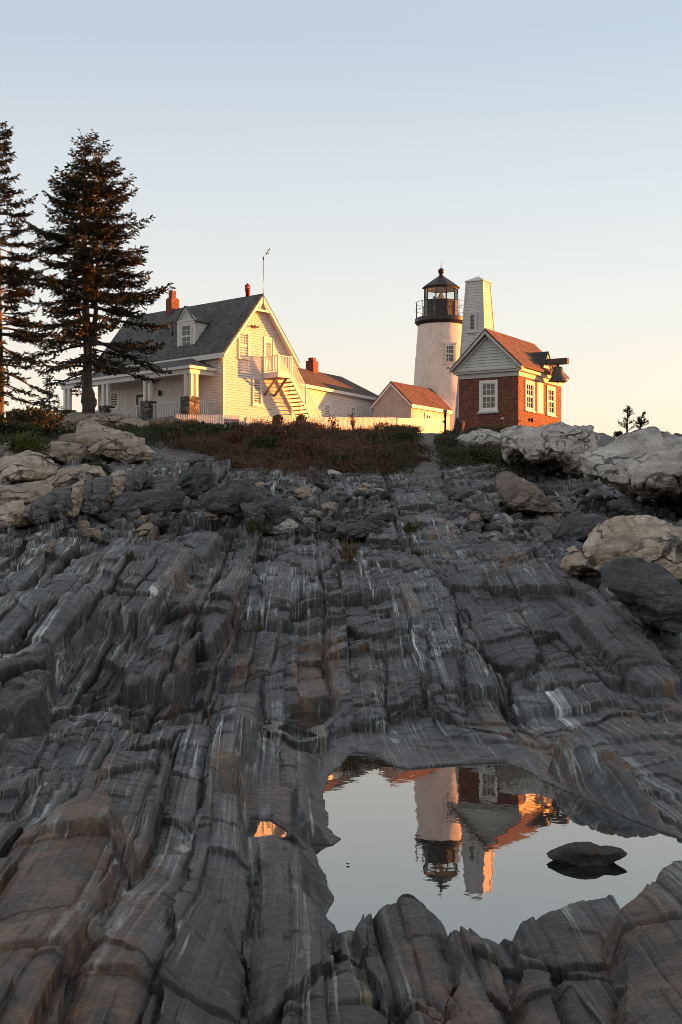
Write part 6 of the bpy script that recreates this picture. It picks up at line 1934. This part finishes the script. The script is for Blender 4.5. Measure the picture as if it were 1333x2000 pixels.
fence('picket_fence', "white picket fence with open gaps in front of the porch corner", F0, F1, .135, .075, .86)
fence('picket_fence', "long sunlit white picket fence below the outside stair", F1b, F2, .102, .075, 1.14, False)
fence('picket_fence', "white picket fence turning back toward the lighthouse foot", F2 + Vector((.06, .06, 0)), F3, .102, .075, 1.12, False)
d = (F3-F2).normalized()
o = empty('notice_panel', F2 + d*.75 + Vector((0, -.06, 0)), math.atan2(d.y, d.x)); tag(o, "blank pale panel hung on the fence corner by the lighthouse", "panel")
k = MB(); k.box(0, .62, -.03, -.012, .22, .84); k.build('board', M['sign_white'], o)
k = MB(); k.box(-.02, .64, -.036, -.005, .84, .87); k.box(-.02, .64, -.036, -.005, .19, .22); k.build('frame', M['trim_grey'], o)

def text_mesh(name, body, size, m, parent, loc, rot, extrude=.004):
    cu = bpy.data.curves.new(name, 'FONT'); cu.body = body; cu.size = size; cu.extrude = extrude; cu.align_x = 'CENTER'; cu.align_y = 'CENTER'
    t = bpy.data.objects.new(name, cu); COL.objects.link(t)
    me = bpy.data.meshes.new_from_object(t.evaluated_get(bpy.context.evaluated_depsgraph_get()))
    bpy.data.objects.remove(t); me.materials.clear(); me.materials.append(m)
    o = bpy.data.objects.new(name, me); COL.objects.link(o); o.parent = parent; o.location = loc; o.rotation_euler = rot
    return o
sp_ = P(453, 838, 79)
S = empty('warning_sign', (sp_.x, sp_.y, ground(sp_.x, sp_.y)-.05), R(4)); tag(S, "red sign reading WARNING standing before the picket fence", "sign")
zc = P(453, 823.5, 79).z - S.location.z
k = MB(); k.box(-.42, .40, -.012, .012, zc-.115, zc+.115); k.build('red_board', M['sign_red'], S)
text_mesh('lettering', "WARNING", .19, M['sign_white'], S, (-.01, -.018, zc), (R(90), 0, 0))
k = MB(); k.box(-.42, .40, -.010, .010, zc-.30, zc-.118); k.build('white_board', M['sign_white'], S)
k = MB(); k.box(-.28, -.22, .013, .06, 0, zc+.1); k.build('post', M['trim_grey'], S)
k = MB(); k.box(.20, .26, .013, .06, 0, zc+.1); k.build('post', M['trim_grey'], S)

def adirondack(label, loc, rz):
    T = empty('lawn_chair', loc, rz); tag(T, label, "chair")
    k = MB()
    for i in range(5):      # fan back, front faces -y
        x = (i-2)*.115; top = .98 - .035*abs(i-2)**1.8
        k.hexa([(x-.052, .32, .34), (x+.052, .32, .34), (x+.052, .345, .34), (x-.052, .345, .34)], [(x*1.18-.064, .58, top), (x*1.18+.064, .58, top), (x*1.18+.064, .605, top), (x*1.18-.064, .605, top)])
    k.build('backrest', M['green_paint'], T)
    k = MB()
    for i in range(5): y = -.22+i*.125; k.hexa([(-.27, y, .36-.03*i), (.27, y, .36-.03*i), (.27, y+.105, .335-.03*i), (-.27, y+.105, .335-.03*i)], [(-.27, y, .382-.03*i), (.27, y, .382-.03*i), (.27, y+.105, .357-.03*i), (-.27, y+.105, .357-.03*i)])
    k.build('seat', M['green_paint'], T)
    for s in (-1, 1):
        k = MB(); k.box(s*.30-.075, s*.30+.075, -.30, .46, .56, .585); k.build('arm', M['green_paint'], T)
        k = MB(); k.box(s*.29-.02, s*.29+.02, -.26, -.15, 0, .558); k.build('leg', M['green_paint'], T)
        k = MB(); k.bar((s*.25, -.2, .34), (s*.25, .60, .05), .03, .12); k.build('leg', M['green_paint'], T)
    return T
for lab, px, Y in (("dark green slatted chair before the fence, at the left of the pair", 536, 82.2), ("dark green slatted chair before the fence, nearest the stair foot", 582, 83.3)):
    p = P(px, 838, Y); zt = P(px, 811, Y).z; adirondack(lab, (p.x, p.y, zt-.98), R(205))
pc = HOUSE.matrix_world if False else Matrix.Translation(HOUSE.location) @ Matrix.Rotation(HOUSE.rotation_euler.z, 4, 'Z')
q = pc @ Vector((-1.05, 2.6, 9.93-HOUSE_Z)); adirondack("dark slatted chair on the porch behind the railing", q, HOUSE.rotation_euler.z + R(-90))

v0 = P(870, 850, 80); vg = ground(v0.x, v0.y)
T = empty('coin_viewer', (v0.x, v0.y, vg), R(-20)); tag(T, "black post viewer with a silver head in front of the lighthouse", "viewer")
hv = P(870, 800, 80).z - vg
k = MB(); k.lathe([(.17, -.05), (.16, .05), (.09, .12), (.06, .2), (.055, hv-.45), (.075, hv-.40), (.085, hv-.22), (.05, hv-.18)], n=16); k.build('post', M['black'], T)
k = MB(); k.lathe([(.04, hv-.20), (.10, hv-.15), (.13, hv-.06), (.11, hv+.0), (.03, hv+.02)], n=16); k.tube([(-.05, -.12, hv-.08), (-.05, .16, hv-.06)], .045, 10); k.tube([(.05, -.12, hv-.08), (.05, .16, hv-.06)], .045, 10); k.build('viewer_head', M['steel'], T)
k = MB(); k.add([(-.05, -.03, hv-.75), (-.05, .03, hv-.75), (-.17, .03, hv-.68), (-.17, -.03, hv-.68), (-.05, -.03, hv-.60), (-.05, .03, hv-.60), (-.16, .03, hv-.66), (-.16, -.03, hv-.66)], [(0,1,2,3), (4,7,6,5), (0,4,5,1), (1,5,6,2), (2,6,7,3), (3,7,4,0)]); k.build('coin_box', M['black'], T)

s0 = P(893, 852, 73); sg = ground(s0.x, s0.y); hs = P(893, 822, 73).z - sg
T = empty('tree_stump', (s0.x, s0.y, sg-.1), 0); tag(T, "dark rotten leaning stump against the brick wall", "stump")
v, f = [], []; n = 28
for i in range(14):
    t = i/13
    for k_ in range(n):
        a = 2*math.pi*k_/n; r = (.30-.04*t)*(1+.16*math.sin(a*5+t*2)+.09*math.sin(a*11+1)); top = .14*math.sin(a*2+.6)+.08*math.sin(a*5)
        v.append((r*math.cos(a)*.85 + .16*t, r*math.sin(a), t*(hs+.1+top)))
for i in range(13):
    for k_ in range(n): f.append((i*n+k_, i*n+(k_+1) % n, (i+1)*n+(k_+1) % n, (i+1)*n+k_))
mb = MB(); mb.add(v, f, True); mb.f.append(tuple(range(13*n, 14*n))); mb.sm.append(False); mb.build('stump_wood', M['stump'], T)
k = MB()
for a, l in ((.5, .5), (-.4, .45), (1.8, .4)): k.tube([(.1, 0, .15), (.1+math.cos(a)*l*.6, -.2*math.sin(a)-.1, .12), (.1+math.cos(a)*l, -.3*math.sin(a)-.12, .0)], [.07, .05, .02], 7)
k.build('root', M['stump'], T)

# wind gauge mast at the gable peak
mp_ = pc @ Vector((2.875, -.48, 0)); zt = P(514, 503, 86.8).z; zb_ = P(514, 603, 86.8).z
T = empty('wind_gauge_mast', (mp_.x, mp_.y, zb_), 0); tag(T, "thin pole with a wind vane and cups on the gable peak", "weather mast")
h = zt-zb_
k = MB(); k.tube([(0, 0, 0), (0, 0, h)], [.028, .022], 8); k.build('pole', M['steel'], T)
k = MB(); k.lathe([(.03, h-.15), (.045, h-.12), (.045, h+.02), (.02, h+.04)], n=10); k.build('clamp', M['black'], T)
k = MB(); k.tube([(0, 0, h), (.05, 0, h+.12), (.16, 0, h+.30), (.28, 0, h+.30)], .014, 6); k.build('arm', M['steel'], T)
k = MB()
for a in (0, 2.1, 4.2): k.lathe([(.005, h+.19), (.04, h+.205), (.05, h+.25), (.045, h+.25)], (.24+.09*math.cos(a), .09*math.sin(a)), 10); k.tube([(.24, 0, h+.25), (.24+.09*math.cos(a), .09*math.sin(a), h+.25)], .008, 5)
k.tube([(.24, 0, h+.24), (.24, 0, h+.32)], .02, 6)
k.build('wind_cups', M['steel'], T)
k = MB(); k.bar((.22, 0, h+.33), (.40, 0, h+.52), .02, .03); k.add([(.33, -.008, h+.42), (.42, -.008, h+.50), (.39, -.008, h+.56), (.30, -.008, h+.47), (.33, .008, h+.42), (.42, .008, h+.50), (.39, .008, h+.56), (.30, .008, h+.47)], [(0,1,2,3), (7,6,5,4), (0,4,5,1), (1,5,6,2), (2,6,7,3), (3,7,4,0)])
k.build('wind_vane', M['black'], T)

def gull(loc, rz):
    me = bpy.data.meshes.new('seagull')
    v = [(0,0,.20), (.10,0,.235), (.155,0,.30), (.185,0,.345), (.245,0,.338), (-.12,0,.185), (-.26,0,.165), (0,.035,.15), (.0,.035,.07), (.01,.035,.005), (.05,.035,.004), (0,-.035,.15), (.0,-.035,.07), (.01,-.035,.005), (.05,-.035,.004)]
    e = [(0,1),(1,2),(2,3),(3,4),(0,5),(5,6),(0,7),(7,8),(8,9),(9,10),(0,11),(11,12),(12,13),(13,14)]
    r = [.085,.075,.045,.045,.010,.065,.018,.03,.009,.008,.006,.03,.009,.008,.006]
    me.from_pydata(v, e, []); o = bpy.data.objects.new('seagull', me); COL.objects.link(o)
    o.modifiers.new('skin', 'SKIN'); o.modifiers.new('sub', 'SUBSURF').render_levels = 2; o.modifiers['sub'].levels = 2
    for i, d_ in enumerate(me.skin_vertices[0].data): d_.radius = (r[i], r[i]); d_.use_root = (i == 0)
    m2 = bpy.data.meshes.new_from_object(o.evaluated_get(bpy.context.evaluated_depsgraph_get())); o.modifiers.clear(); o.data = m2
    m2.materials.clear()
    for q in (metal_mat("gull_white", (.62, .62, .6), .7), metal_mat("gull_grey_back", (.16, .17, .18), .7), metal_mat("gull_beak", (.5, .33, .06), .5)): m2.materials.append(q)
    for p in m2.polygons:
        c = p.center; p.use_smooth = True
        p.material_index = 2 if (c.x > .215 or c.z < .1) else (1 if (c.z > .19+.25*max(0, c.x) and c.x < .10) else 0)
    o.location = loc; o.rotation_euler = (0, 0, rz)
    k = MB()
    for s in (-1, 1):
        k.add([(.09, s*.075, .235), (.0, s*.088, .255), (-.30, s*.03, .185), (-.16, s*.075, .16), (.06, s*.082, .19), (.09, s*.06, .235), (0, s*.06, .25), (-.30, s*.02, .18), (-.16, s*.05, .16), (.06, s*.06, .19)],
              [(0,1,2,3,4), (9,8,7,6,5)])
    k.build('wing', M['steel'], o)
    tag(o, "gull standing on the brick chimney top", "gull")
c = pc @ Vector((2.86, 7.9, 18.9-HOUSE_Z)); gull((c.x, c.y, c.z-.005), R(180))
